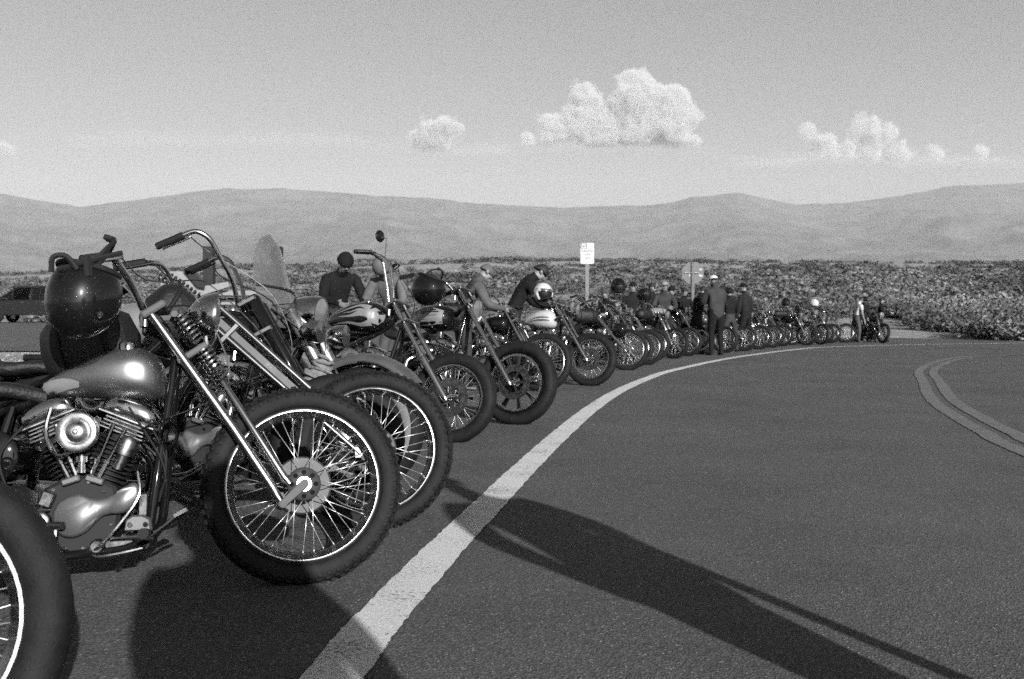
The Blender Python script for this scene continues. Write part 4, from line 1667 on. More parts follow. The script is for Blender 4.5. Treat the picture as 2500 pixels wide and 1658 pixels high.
# 4: touring bike
b4 = bike(label='touring motorcycle with clear windshield, big lamps and fendered front wheel', x=-.80, y=5.28, head=-8, steer=-6, r=.335, w_f=.125, th_f=.12, rake=30, L=.74, q=1, lean=8, xe=-.78, wb=1.55, fork='cover', fork_mat=ALU, slider_mat=ALU,
          tank=dict(xf=-.46, xr=-.95, ztop=.93, H=.22, W=.34, mat=GLOSSBLACK), lamp=None, nacelle=True, front_fender=True, whitewall=True, windshield=(.53, .25), ff=(38, 172), seat_z=.70,
          bars=APE(.08, -.25, .36))
# 5: flames
b5 = bike(label='black chopper with grey flames on its tank and round mirror on tall bars', x=-.45, y=7.27, head=-22, steer=2, r=.335, w_f=.115, th_f=.10, rake=33, L=.86, q=1, lean=9, xe=-.78, wb=1.62, fork='tele', brake_f='disc',
          tank=dict(xf=-.60, xr=-1.12, ztop=1.05, H=.24, W=.34, mat=GLOSSBLACK, deco='flames'), lamp=None, mirror=(-.16, .12, .56), ac_r=.09, slider_mat=FORKCHROME,
          bars=dict(pts=[(0, .04, -.03), (-.03, .05, .14), (-.08, .06, .34), (-.11, .20, .37)], grip=(-.20, .30, .355), rad=.03))
# 6: cast wheel
b6 = bike(label='motorcycle with dark cast front wheel, panelled tank and long chrome fork tubes', x=.02, y=8.46, head=-28, steer=2, r=.345, w_f=.13, th_f=.10, rake=34, L=.94, q=1, lean=9, s=1.06, xe=-.80, wb=1.66, fork='tele', rim_f='cast',
          rim_mat=GLOSSBLACK, brake_f='disc', tank=dict(xf=-.62, xr=-1.14, ztop=.98, H=.22, W=.34, mat=GLOSSBLACK, deco='panel'), lamp=(.74, -.03, .095), slider_mat=FORKCHROME, ac='oval', ac_r=.08,
          bars=APE(.10, -.22, .34))
# 7
b7 = bike(label='black springer chopper directly behind the cast-wheel motorcycle', x=.36, y=12.15, head=-26, steer=6, r=.35, w_f=.10, th_f=.085, rake=33, L=.82, q=1, lean=8, s=1.04, xe=-.72, wb=1.5,
          tank=dict(xf=-.45, xr=-.92, ztop=.90, H=.20, W=.28, mat=GLOSSBLACK), bars=APE(.12, -.14), lamp=None)
b8 = bike(label='motorcycle with white striped tank and twin round headlamps', x=1.02, y=13.1, head=-28, steer=4, r=.34, w_f=.115, th_f=.10, rake=33, L=.84, q=1, lean=8, s=1.05, fork='tele', brake_f='disc', twin=True, lamp=(.70, .12, .10),
          tank=dict(xf=-.50, xr=-.98, ztop=.97, H=.25, W=.30, mat=WHITEPAINT, deco='stripe'), bars=APE(.10, -.18))
b9 = bike(label='chopper with very long raked chrome fork in mid row', x=1.94, y=16.8, head=-24, steer=3, r=.35, w_f=.09, th_f=.08, rake=42, L=1.22, q=1, lean=8, fork='tele', leg_y=.08, s=1.02, xe=-1.25, wb=2.1, seat_x=-1.5, chrome_hub=True,
          tank=dict(xf=-.86, xr=-1.30, ztop=1.05, H=.18, W=.26, mat=GLOSSBLACK), bars=APE(.10, -.16), lamp=(.98, .08, .075), off=.05)

LIB = [dict(fork='springer', rake=34, L=.84, xe=-.74, wb=1.5), dict(fork='tele', rake=33, L=.86, xe=-.78, wb=1.6, brake_f='disc'),
       dict(fork='cover', rake=30, L=.76, xe=-.76, wb=1.52), dict(fork='tele', rake=38, L=1.02, xe=-.98, wb=1.8, leg_y=.08)]
rows = [
    # x, y, heading, steer, lib, tank material, rim, label, extras
    (2.50, 18.6, -24, 4, 0, PALEPAINT, 'spoke', 'springer chopper with pale tank standing right of the long-fork chopper', {}),
    (2.86, 20.2, -27, 6, 1, GLOSSBLACK, 'spoke', 'black motorcycle with thin tyre in front of the man in cap and bandana', {}),
    (3.46, 21.3, -40, 2, 2, GLOSSBLACK, 'spoke', 'dark motorcycle turned toward the road with bright headlamp bowl', {}),
    (4.42, 23.5, -28, 6, 1, GLOSSBLACK, 'cast', 'motorcycle with bright spoked cast wheel left of the man in the long jacket', dict(blades=7, rim_mat=CHROME)),
    (5.20, 24.4, -38, 2, 2, MIDPAINT, 'spoke', 'motorcycle mostly hidden behind the man in the long jacket', {}),
    (5.98, 25.7, -30, 3, 3, GLOSSBLACK, 'spoke', 'long-fork chopper in front of the man in the dark cap', {}),
    (7.43, 28.5, -34, 8, 0, GLOSSBLACK, 'spoke', 'springer chopper with white number plate on its fork', dict(plate=True)),
    (8.67, 30.9, -32, 10, 3, MIDPAINT, 'spoke', 'chopper with pale bright wheel rim in the far row', dict(rim_mat=WHITEPAINT)),
    (9.05, 30.6, -42, 0, 2, GLOSSBLACK, 'spoke', 'black motorcycle carrying a dark helmet in the far row', {}),
    (9.72, 31.4, -62, -2, 1, PALEPAINT, 'spoke', 'motorcycle seen nearly head on with white round lamp, far row', {}),
    (10.55, 33.0, -36, 6, 2, GLOSSBLACK, 'spoke', 'motorcycle under the white helmet in the far row', {}),
    (11.25, 33.6, -30, 8, 3, PALEPAINT, 'spoke', 'long-fork chopper left of the man in the white shirt', {}),
    (12.35, 33.2, -78, 0, 2, GLOSSBLACK, 'spoke', 'last motorcycle of the row, facing the road with its lamp high', {}),
]
rows += [
    (6.72, 27.1, -34, 4, 2, GLOSSBLACK, 'spoke', 'dark motorcycle between the capped man and the plated springer', {}),
    (8.05, 29.7, -36, 2, 1, GLOSSBLACK, 'spoke', 'dark motorcycle just left of the pale-rimmed chopper', {}),
    (3.98, 22.6, -32, 4, 3, GLOSSBLACK, 'spoke', 'dark long-fork motorcycle behind the bright cast wheel', {}),
    (2.20, 17.9, -26, 6, 1, GLOSSBLACK, 'spoke', 'black motorcycle wedged just right of the long raked fork', {}),
    (4.80, 25.0, -34, 4, 0, GLOSSBLACK, 'spoke', 'springer motorcycle half hidden by the tall man', {}),
    (10.15, 32.4, -44, 4, 0, GLOSSBLACK, 'spoke', 'dark springer motorcycle right of the head-on machine', {}),
    (9.30, 31.9, -40, 6, 3, GLOSSBLACK, 'spoke', 'dark long-fork motorcycle beneath the dark far helmet', {}),
]
for i, (x, y, hd, stt, lib, tm, rim, lb, ex) in enumerate(rows):
    L_ = dict(LIB[lib])
    nx = -L_['L'] * math.sin(R(L_['rake'])) - .06
    L_.update(dict(label=lb, x=x, y=y, head=hd, steer=stt, r=.34, w_f=.10, th_f=.09, q=2, lean=8, chrome_engine=(i % 3 == 0), exhaust='drag' if i % 2 else 'far', rim_f=rim, levers=False, cable=False,
                   tank=dict(xf=nx - .02, xr=nx - .50, ztop=.90 + .02 * (i % 3), H=.20, W=.30, mat=tm), bars=APE(.10 + .05 * (i % 3), -.16, .32), lamp=(L_['L'] - .10, .10, .085)))
    L_.update(ex)
    bike(**L_)

# number plate on the fork of the springer chopper
# ------------------------------------------------------------------ helmets


def helmet(loc, r=.13, m=GLOSSBLACK, label='', rot=(0, 0, 0), open_face=False, group=None, upside=False):
    root = empty("helmet", loc, rot)
    tag(root, label, 'helmet', group)
    mb = MB()
    n, k = 28, 16
    vs_, fs = [], []
    lim = R(128)
    for i in range(k + 1):
        th = lim * i / k
        for j in range(n):
            a = 2 * math.pi * j / n
            rr_ = 1 + .05 * math.cos(a) * math.sin(th)
            vs_.append(V((r * 1.08 * rr_ * math.sin(th) * math.cos(a), r * .95 * math.sin(th) * math.sin(a), r * 1.08 * math.cos(th))))
    for i in range(k):
        for j in range(n):
            j2 = (j + 1) % n
            if i == 0:
                fs.append((j, n + j, n + j2))
                continue
            if open_face and i > k * .58 and (j < 5 or j > n - 6):
                continue
            fs.append((i * n + j, (i + 1) * n + j, (i + 1) * n + j2, i * n + j2))
    mb.add(vs_, fs)
    sh_ = mb.build("helmet_shell", m, root, 60)
    so = sh_.modifiers.new("thick", 'SOLIDIFY')
    so.thickness = .012
    so.offset = -1
    mb = MB()
    zr = r * 1.08 * math.cos(lim)
    mb.tube([(r * 1.12 * math.sin(lim) * math.cos(a), r * .95 * math.sin(lim) * math.sin(a), zr) for a in [2 * math.pi * j / 28 for j in range(28)]], r * .075, 8, closed=True)
    mb.build("rim_trim", GRIP, sh_)
    mb = MB()
    mb.ell((0, 0, 0), (r * 1.0, r * .84, r * .92), 20, 12)
    mb.build("liner", LEATHER, root)
    mb = MB()
    for s in (-1, 1):
        mb.tube(bez([(.0, s * r * .8, zr), (.03, s * r * .7, zr - .05), (.05, s * r * .2, zr - .09), (.02, 0, zr - .10)], 4), .008, 6)
    mb.build("chin_strap", GRIP, root)
    for s in (-1, 1):
        mb = MB()
        mb.lathe([(0, .010), (.006, .009), (.008, 0)], (r * .55, s * r * .80, r * .50), (.45, s * .8, .4), 12)
        mb.build("visor_snap", CHROME, root)
    return root


HM_WHITE = mat("white_helmet_paint", .40, .2, coat=1.0)
h1 = helmet((-1.345, 3.12, 1.00), .104, FLAKE, 'black flake helmet hanging upside down from the nearest handlebar', (R(168), R(14), R(25)))
h1.scale = (1, 1, 1.22)
mb = MB()
mb.tube(bez([(-1.40, 3.03, 1.07), (-1.395, 3.03, 1.115), (-1.36, 3.04, 1.12), (-1.33, 3.05, 1.08)], 6), .009, 6)
mb.tube(bez([(-1.39, 3.05, 1.08), (-1.32, 3.06, 1.10), (-1.26, 3.08, 1.12), (-1.21, 3.10, 1.135)], 6), .008, 6)
mb.tube([(-1.30, 3.06, 1.06), (-1.305, 3.06, 1.12)], .013, 6)
hs = mb.build("helmet_strap", GRIP, None)
hs.parent = h1
hs.matrix_parent_inverse = Matrix.LocRotScale(h1.location, h1.rotation_euler, h1.scale).inverted()

h2 = helmet((.40, 12.7, 1.22), .125, HM_WHITE, 'white helmet with dark graphic resting on handlebars of the white-tank motorcycle', (R(10), R(-10), R(-70)), True)
mb = MB()
for (a0, th0, w_, l_) in ((0.2, 1.1, .028, .10), (.9, .5, .02, .05)):
    pass
for s, (ya, yb, za, zb) in enumerate(((-.07, .09, .035, -.015),)):
    vs_, fs = [], []
    for i in range(10):
        for j in range(4):
            yy_ = ya + (yb - ya) * i / 9
            zz_ = za + (zb - za) * i / 9 + (j - 1.5) * .012
            rx = math.sqrt(max(0, 1 - (yy_ / .119) ** 2 - (zz_ / .135) ** 2)) * .147 + .002
            vs_.append(V((rx, yy_, zz_)))
    for i in range(9):
        for j in range(3):
            fs.append((i * 4 + j, i * 4 + j + 1, (i + 1) * 4 + j + 1, (i + 1) * 4 + j))
    mb.add(vs_, fs)
mb.build("helmet_graphic", MIDPAINT, h2, 0)
helmet((1.68, 15.8, 1.40), .125, GLOSSBLACK, 'round black helmet topmost above the mid row of bikes', (0, 0, R(-60)), True)
helmet((1.77, 16.35, .70), .13, GLOSSBLACK, 'black helmet hanging low beside a front wheel in the mid row', (R(170), 0, R(-60)))
helmet((2.36, 17.8, 1.31), .13, GLOSSBLACK, 'black open helmet with chrome trim on bars in the mid row', (R(90), 0, R(-70)), True)
helmet((-.72, 8.55, 1.17), .14, GLOSSBLACK, 'black helmet slung from the bars of the cast-wheel motorcycle', (R(165), R(15), R(-30)))
helmet((8.3, 30.2, 1.33), .13, GLOSSBLACK, 'dark helmet on the far row left of the white helmet', (0, 0, R(-60)), True)
helmet((9.5, 31.3, 1.31), .13, HM_WHITE, 'plain white helmet on a handlebar in the far row', (0, 0, R(-60)))

# luggage strapped on the near bikes


def soft_bag(loc, size, rot, label, straps=2, m=LEATHER, name="duffel_bag", cat='bag'):
    root = empty(name, loc, rot)
    tag(root, label, cat)
    mb = MB()
    rings = []
    sx, sy, sz = size
    for i in range(13):
        t = i / 12 * 2 - 1
        f = (1 - abs(t) ** 4) ** .5 if abs(t) < 1 else .02
        f = max(f, .05)
        ring = []
        for j in range(20):
            a = 2 * math.pi * j / 20
            nn_ = 1 + .07 * noise.noise(V((t * 2.5, math.cos(a) * 1.7, math.sin(a) * 1.7 + loc[0])))
            ring.append(V((t * sx / 2, sy / 2 * f * nn_ * math.copysign(abs(math.cos(a)) ** .8, math.cos(a)), sz / 2 * f * nn_ * math.copysign(abs(math.sin(a)) ** .8, math.sin(a)))))
        rings.append(ring)
    mb.loft(rings)
    mb.build("bag_body", m, root, 70)
    for k in range(straps):
        mb = MB()
        x = (k - (straps - 1) / 2) * sx * .45
        mb.tube([V((x, (sy / 2 + .006) * math.cos(a), (sz / 2 + .006) * math.sin(a))) for a in [2 * math.pi * j / 20 for j in range(20)]], .009, 6, closed=True)
        mb.build("strap", GRIP, root)
    return root


soft_bag((-1.50, 3.55, .83), (.34, .30, .25), (0, R(-12), R(12)), 'black duffel bag strapped behind the tank of the nearest chopper')
soft_bag((-1.30, 3.85, .93), (.26, .22, .22), (0, R(35), R(30)), 'small black leather roll standing above the silver tank', 2)
for (x_, y_, z_, sx_, rz_, lb_) in ((7.0, 28.9, 1.0, .55, 30, 'black bedroll on the plated springer chopper'), (8.45, 31.2, 1.0, .70, 20, 'large black bag piled on the far row left of the white helmet'),
                                     (2.6, 19.6, .98, .5, 40, 'black bedroll strapped on a bike near the bandana man'), (1.05, 14.4, .95, .5, 20, 'dark bedroll behind the twin-lamp motorcycle'),
                                     (3.2, 21.9, 1.02, .5, 10, 'pale rolled blanket on handlebars in the mid row'), (5.4, 26.4, 1.0, .5, 30, 'black luggage roll behind the vest wearer'),
                                     (-.62, 9.5, .98, .5, 15, 'black bedroll behind the flame-tank chopper')):
    soft_bag((x_, y_, z_ - .02), (sx_ * .85, .21, .20), (0, 0, R(rz_)), lb_, 2, LEATHER if 'pale' not in lb_ else ROPE)
# coiled rope lashed to the touring bike's fork
root = empty("rope_bundle", (-.985, 5.02, .625), (R(0), R(25), R(10)))
tag(root, 'coiled pale rope bundle lashed to the front fork above the fender', 'rope')
mb = MB()
for k in range(14):
    zc_ = -.10 + .0155 * k
    rad_ = .058 * math.sqrt(max(.12, 1 - (zc_ / .125) ** 2)) + .004 * math.sin(k * 1.3)
    mb.tube([V((rad_ * math.cos(a) + .01 * math.sin(3 * a + k), rad_ * .8 * math.sin(a), zc_ + .010 * math.sin(a + k * 1.7))) for a in [2 * math.pi * j / 24 for j in range(24)]], .0088, 6, closed=True)
mb.tube(bez([(.02, -.04, -.08), (.0, -.05, -.12), (-.03, -.04, -.15)], 4), .009, 6)
mb.tube(bez([(-.02, -.04, -.08), (-.03, -.05, -.11), (-.06, -.03, -.13)], 4), .009, 6)
mb.ell((0, 0, -.0), (.050, .040, .11), 14, 10)
mb.build("rope_coil", ROPE, root)

# ------------------------------------------------------------------ people
CL = {}


def cloth(val, nm):
    return mat("cloth_" + nm, val, .88, noise_amt=.35, noise_scale=6, bump=1.0, bump_scale=9, spec=.2)


SKIN = mat("skin", .13, .55, noise_amt=.1)
HAIR = mat("dark_hair", .006, .7)
C_BLACK = cloth(.0055, "black")
C_DARK = cloth(.010, "dark")
C_GREY = cloth(.026, "grey_jacket")
C_MID = cloth(.05, "mid_grey")
C_PALE = cloth(.15, "pale")
C_WHITE = cloth(.36, "white")
C_JEANS = cloth(.025, "jeans")
SHOE = mat("boot_leather", .006, .5)


def person(loc, face, label, h=1.75, bend=0, twist=0, arms='hang', top=C_DARK, legs=C_JEANS, head=None, sleeves=True, sit=False, coat=False, spread=.10, step=0, head_pitch=0, group=None, stout=1.0):
    """face: heading in degrees, 0 looks along +y. Every figure is one skinned surface."""
    k = h / 1.75
    root = empty("person", loc, (0, 0, R(face)))
    tag(root, label, 'person', group)
    b = R(bend)
    pel = V((0, 0, .93))

    def up(d, x=0, f=0):
        return pel + V((x, math.sin(b) * d + f * math.cos(b), math.cos(b) * d - f * math.sin(b)))
    if sit:
        pel = V((0, -.1, .60))
    J = {}
    aw = 1 + max(0, stout - 1) * .5
    J['pel'] = (pel, (.155 * stout, .115 * stout), 'top' if coat else 'legs')
    J['waist'] = (up(.17), (.145 * stout, .105 * stout), 'top')
    J['chest'] = (up(.38), (.165 * stout, .12 * stout), 'top')
    J['neckb'] = (up(.51), (.100, .085), 'top')
    hp = b + R(head_pitch)
    nb = up(.495)
    J['neck'] = (nb + V((0, math.sin(hp) * .06, math.cos(hp) * .06)), (.062, .062), 'skin')
    J['head1'] = (nb + V((0, math.sin(hp) * .14 + .012, math.cos(hp) * .14)), (.070, .082), 'skin')
    J['head2'] = (nb + V((0, math.sin(hp) * .235 + .004, math.cos(hp) * .235)), (.076, .090), 'skin')
    hd = nb + V((0, math.sin(hp) * .19, math.cos(hp) * .19))
    fwd = V((0, math.cos(hp), -math.sin(hp)))
    J['nose'] = (hd + fwd * .108 + V((0, 0, -.005)), (.013, .013), 'skin')
    E = [('pel', 'waist'), ('waist', 'chest'), ('chest', 'neckb'), ('neckb', 'neck'), ('neck', 'head1'), ('head1', 'head2'), ('head1', 'nose')]
    for s, nm in ((-1, 'l'), (1, 'r')):
        sh = up(.46, s * .185)
        J['sh' + nm] = (sh, (.084 * aw, .080 * aw), 'top')
        E.append(('chest', 'sh' + nm))
        if arms == 'hang':
            el = sh + V((s * .07, -.02, -.29))
            wr = el + V((s * .0, .09, -.25))
        elif arms == 'front':
            el = sh + V((s * .07, .10, -.26))
            wr = el + V((-s * .10, .22, .02 - bend * .003))
        elif arms == 'reach':
            el = sh + V((s * .05, .20, -.20))
            wr = el + V((-s * .05, .20, -.16))
        elif arms == 'pocket':
            ow = .10 if s > 0 else .05
            el = sh + V((s * ow, -.06, -.26))
            wr = el + V((-s * ow * .8, .12, -.22))
        elif arms == 'face':
            el = sh + V((s * .13, .14, -.20))
            wr = hd + V((s * .06, .16, -.02))
        dr = (wr - el).normalized()
        J['el' + nm] = (el, ((.060 if sleeves else .046) * aw,) * 2, 'top' if sleeves else 'skin')
        J['wr' + nm] = (wr, ((.042 if sleeves else .030) * aw,) * 2, 'top' if sleeves else 'skin')
        J['ha' + nm] = (wr + dr * .075, (.022, .040), 'skin')
        E += [('sh' + nm, 'el' + nm), ('el' + nm, 'wr' + nm), ('wr' + nm, 'ha' + nm)]
        sidev = dr.cross(V((s, 0, 0)))
        if sidev.length < .2:
            sidev = V((0, 1, 0))
        sidev.normalize()
        for fi, (oo, ln) in enumerate(((-.030, .070), (-.010, .082), (.010, .076), (.029, .060))):
            f0 = wr + dr * .095 + sidev * oo
            f1 = f0 + dr * ln * .6
            f2 = f1 + (dr * .8 - V((s, 0, 0)) * .5).normalized() * ln * .5
            J['fa%d%s' % (fi, nm)] = (f1, (.0095, .0095), 'skin')
            J['fb%d%s' % (fi, nm)] = (f2, (.008, .008), 'skin')
            E += [('ha' + nm, 'fa%d%s' % (fi, nm)), ('fa%d%s' % (fi, nm), 'fb%d%s' % (fi, nm))]
        J['th' + nm] = (wr + dr * .055 - sidev * .055, (.011, .011), 'skin')
        E.append(('wr' + nm, 'th' + nm))
        st_ = step * s
        if sit:
            hip = pel + V((s * .10, .02, -.02))
            kn = hip + V((s * .06, .40, .0))
            an = kn + V((s * .0, .06, -.44))
        else:
            hip = pel + V((s * .092, 0, -.06))
            kn = V((s * (.092 + spread) * .9, .03 + st_ * .5, .50))
            an = V((s * (.092 + spread), -.01 + st_, .10))
        J['hip' + nm] = (hip, (.098 * stout, .10 * stout), 'legs')
        J['kn' + nm] = (kn, (.068, .068), 'legs')
        J['cf' + nm] = (kn.lerp(an, .35), (.060, .062), 'legs')
        J['an' + nm] = (an, (.050, .050), 'legs')
        J['hl' + nm] = (an + V((0, -.01, -.055)), (.040, .045), 'shoe')
        J['to' + nm] = (V((an.x + s * .03, an.y + .17, an.z - .065)), (.042, .030), 'shoe')
        E += [('pel', 'hip' + nm), ('hip' + nm, 'kn' + nm), ('kn' + nm, 'cf' + nm), ('cf' + nm, 'an' + nm), ('an' + nm, 'hl' + nm), ('hl' + nm, 'to' + nm)]
    names = list(J)
    ix = {n_: i for i, n_ in enumerate(names)}
    me = bpy.data.meshes.new("body")
    me.from_pydata([tuple(J[n_][0] * k) for n_ in names], [(ix[a], ix[b_]) for a, b_ in E], [])
    o = bpy.data.objects.new("body", me)
    COL.objects.link(o)
    sk = o.modifiers.new("skin", 'SKIN')
    sk.use_smooth_shade = True
    sk.branch_smoothing = .6
    for i, n_ in enumerate(names):
        d = me.skin_vertices[0].data[i]
        d.radius = (J[n_][1][0] * k, J[n_][1][1] * k)
        d.use_root = (n_ == 'pel')
    ss = o.modifiers.new("sub", 'SUBSURF')
    ss.levels = ss.render_levels = 2
    dg = bpy.context.evaluated_depsgraph_get()
    me2 = bpy.data.meshes.new_from_object(o.evaluated_get(dg))
    bpy.data.objects.remove(o)
    me2.name = "body"
    me2.materials.clear()
    mats = {'skin': SKIN, 'top': top, 'legs': legs, 'shoe': SHOE}
    keys = list(mats)
    for q_ in keys:
        me2.materials.append(mats[q_])
    P0 = np.array([list(J[a][0] * k) for a, _ in E])
    P1 = np.array([list(J[b_][0] * k) for _, b_ in E])
    tg = []
    for a, b_ in E:
        tg.append((keys.index(J[a][2]), keys.index(J[b_][2])))
    cen = np.empty(len(me2.polygons) * 3)
    me2.polygons.foreach_get('center', cen)
    cen = cen.reshape(-1, 3)
    D = P1 - P0
    L2 = (D ** 2).sum(1)
    tt = np.clip(((cen[:, None, :] - P0[None]) * D[None]).sum(2) / L2[None], 0, 1)
    near = P0[None] + tt[..., None] * D[None]
    dist = np.linalg.norm(cen[:, None, :] - near, axis=2)
    rad = np.array([(max(J[a][1]) + max(J[b_][1])) / 2 for a, b_ in E])
    bi = (dist - rad[None] * k * .8).argmin(1)
    mi = np.array([tg[e][1] if tt[i, e] > .55 else tg[e][0] for i, e in enumerate(bi)], dtype=np.int32)
    me2.polygons.foreach_set('material_index', mi)
    me2.shade_smooth()
    ob = bpy.data.objects.new("body", me2)
    COL.objects.link(ob)
    ob.parent = root
    Rh = Matrix.Rotation(-hp, 3, 'X')
    hc = hd * k
    # ears
    mb = MB()
    for s in (-1, 1):
        mb.ell(hc + Rh @ V((s * .080 * k, .0, .0)), (.010 * k, .020 * k, .030 * k), 8, 6)
    mb.build("ear", SKIN, root)
    kind, hm = head or ('hair', HAIR)
    mb = MB()

    def cap_shell(rx, ry, rz, cz, lim, m_, nm, back=0):
        vs_, fs = [], []
        n, kk = 20, 9
        for i in range(kk + 1):
            th = R(lim) * i / kk
            for j in range(n):
                a = 2 * math.pi * j / n
                ext = 1 + back * max(0, -math.sin(a)) * (i / kk)
                vs_.append(hc + Rh @ V((rx * k * math.sin(th) * math.cos(a), ry * k * math.sin(th) * math.sin(a) - .004, cz * k + rz * k * math.cos(th * ext))))
        for i in range(kk):
            for j in range(n):
                j2 = (j + 1) % n
                fs.append((i * n + j, (i + 1) * n + j, (i + 1) * n + j2, i * n + j2))
        q_ = MB()
        q_.add(vs_, fs)
        o_ = q_.build(nm, m_, root, 70)
        so_ = o_.modifiers.new("thick", 'SOLIDIFY')
        so_.thickness = .006
        return o_
    if kind == 'hair':
        cap_shell(.090, .104, .098, .025, 92, hm, "hair", .45)
    elif kind == 'bald':
        cap_shell(.084, .098, .084, .02, 100, hm, "hair", .2)
    elif kind == 'beanie':
        cap_shell(.100, .115, .112, .030, 96, hm, "beanie", .2)
    elif kind == 'cap':
        cap_shell(.095, .110, .095, .035, 88, hm, "cap", .1)
        mb.prism([(-.07, .0), (.07, .0), (.06, .05), (.03, .085), (-.03, .085), (-.06, .05)], 0, .008, .002)
        mb.v = [tuple(hc + Rh @ (V((p[0], p[2] + .085, p[1] + .05)) * k)) for p in mb.v]
        mb.build("cap_brim", hm, root)
    elif kind == 'hood':
        cap_shell(.112, .125, .125, .01, 120, hm, "hood", .3)
    elif kind == 'helmet':
        cap_shell(.125, .140, .130, .01, 118, hm, "helmet_shell", .25)
    return root


# on the shoulder between the bikes and the desert
person((-2.31, 13.0, 0), -150, 'person in black beanie and dark jacket standing behind the windshield', 1.86, 26, arms='front', top=C_BLACK, head=('beanie', C_BLACK), head_pitch=18)
person((-1.50, 13.0, 0), 160, 'person in pale hooded clothes bending between the tall bars', 1.84, 34, arms='front', top=cloth(.075, 'faded'), legs=C_MID, head=('hood', cloth(.075, 'faded')), head_pitch=10)
person((-.62, 12.4, 0), -75, 'man with shaved head in grey shirt leaning over a motorcycle', 1.70, 22, arms='front', top=C_MID, head=('bald', mat('shaved_hair', .06, .8)), head_pitch=22, stout=1.1)
person((-.02, 13.9, 0), -80, 'person with dark hair and black leather jacket leaning to the right', 1.84, 30, arms='front', top=C_BLACK, legs=C_DARK, head=('hair', HAIR), head_pitch=25, stout=1.15)
person((4.74, 23.1, 0), 20, 'tall man in white cap and long grey jacket, back turned, standing by the edge line', 1.90, 6, arms='front', top=C_GREY, legs=C_BLACK, head=('cap', C_WHITE), head_pitch=15, stout=1.5, spread=.03, coat=True)
person((3.50, 22.9, 0), 175, 'person in pale cap and dark bandana facing the camera', 1.74, 8, arms='front', top=C_GREY, legs=C_DARK, head=('cap', C_PALE), stout=1.1)
person((3.46, 24.6, 0), 170, 'person with dark hair and pale face behind the bandana man', 1.76, 0, arms='hang', top=C_DARK, head=('hair', HAIR))
person((4.02, 24.9, 0), 150, 'person in black jacket under the left edge of the octagonal sign', 1.68, 6, top=C_BLACK, head=('beanie', C_BLACK))
person((4.35, 25.3, 0), -160, 'person with sunglasses and black shirt beneath the octagonal sign', 1.66, 5, arms='front', top=C_BLACK, head=('hair', HAIR))
person((4.42, 23.9, 0), -60, 'person in dark jacket leaning just left of the tall man', 1.70, 16, arms='reach', top=C_BLACK, head=('hair', HAIR), head_pitch=12)
person((5.52, 25.2, 0), 10, 'person in black beanie and vest with round back patch', 1.64, 4, arms='front', top=C_BLACK, head=('beanie', C_BLACK))
person((6.18, 26.3, 0), 40, 'person in dark baseball cap and dark jacket looking left', 1.80, 6, arms='hang', top=C_DARK, legs=C_BLACK, head=('cap', C_BLACK), stout=1.1)
person((11.75, 34.0, 0), -75, 'man in white T-shirt at the far end of the row', 1.62, 12, arms='hang', top=C_WHITE, legs=C_MID, head=('hair', HAIR), sleeves=False, head_pitch=20)
person((12.10, 34.3, 0), -150, 'helmeted rider in black standing beside the last motorcycle', 1.60, 4, top=C_BLACK, legs=C_BLACK, head=('helmet', GLOSSBLACK), spread=.16)
person((12.75, 34.6, 0), -110, 'person in black with pale shoes stepping away from the last motorcycle', 1.58, 8, top=C_BLACK, legs=C_BLACK, head=('hair', HAIR), step=.25, arms='front')
person((12.55, 36.2, 0), 170, 'person in pale jacket behind the helmeted rider at the far end', 1.66, 0, top=C_MID, legs=C_DARK, head=('hair', HAIR))
person((2.75, 22.6, 0), 165, 'person in dark cap and grey top standing behind the chrome-trimmed helmet', 1.70, 4, top=C_DARK, head=('cap', C_BLACK))
person((1.95, 20.4, 0), 150, 'person with pale cap crouching beyond the round black helmet', 1.50, 10, arms='front', top=C_BLACK, head=('cap', C_MID))
person((5.95, 27.6, 0), 190, 'person in black hooded top between the vest wearer and the capped man', 1.72, 0, top=C_BLACK, head=('hood', C_BLACK))
# two bystanders beside the photographer, outside the frame, whose shadows fall on the road
person((1.384, 1.349, 0), 203, 'bystander standing to the right of the camera, with a walking pole', 1.76, 0, arms='pocket', top=C_DARK, spread=-.03, stout=1.35, coat=True)
person((.44, .03, 0), 203, 'bystander close beside the camera, casting the broad shadow', 1.78, 0, arms='hang', top=C_DARK, spread=.0, stout=1.55, coat=True)

pole = MB()
pole.tube([(0, 0, .0), (0, 0, .05), (.0, .0, 1.02), (0, 0, 1.06)], [.012, .030, .030, .022], 10)
pole = pole.build("walking_pole", C_DARK)
pole.location = (1.384 + .24 * .921, 1.349 + .24 * .391, .012)
tag(pole, 'dark walking pole held upright beside the bystander with the long shadow', 'pole')

# ------------------------------------------------------------------ signs, posts, car
SIGNW = mat("white_sign_face", .36, .45)
SIGNB = mat("sign_lettering", .02, .5)
GALV = mat("galvanised_steel", .10, .6, .3, noise_amt=.2, noise_scale=12)


def text(body, size, loc, parent, m, align='CENTER', ext=.0015):
    c_ = bpy.data.curves.new("sign_lettering", 'FONT')
    c_.body = body
    c_.size = size
    c_.extrude = ext
    c_.align_x = align
    c_.materials.append(m)
    o = curve_to_mesh("sign_lettering", c_)
    o.parent = parent
    o.location = loc
    o.rotation_euler = (R(90), 0, 0)
    return o


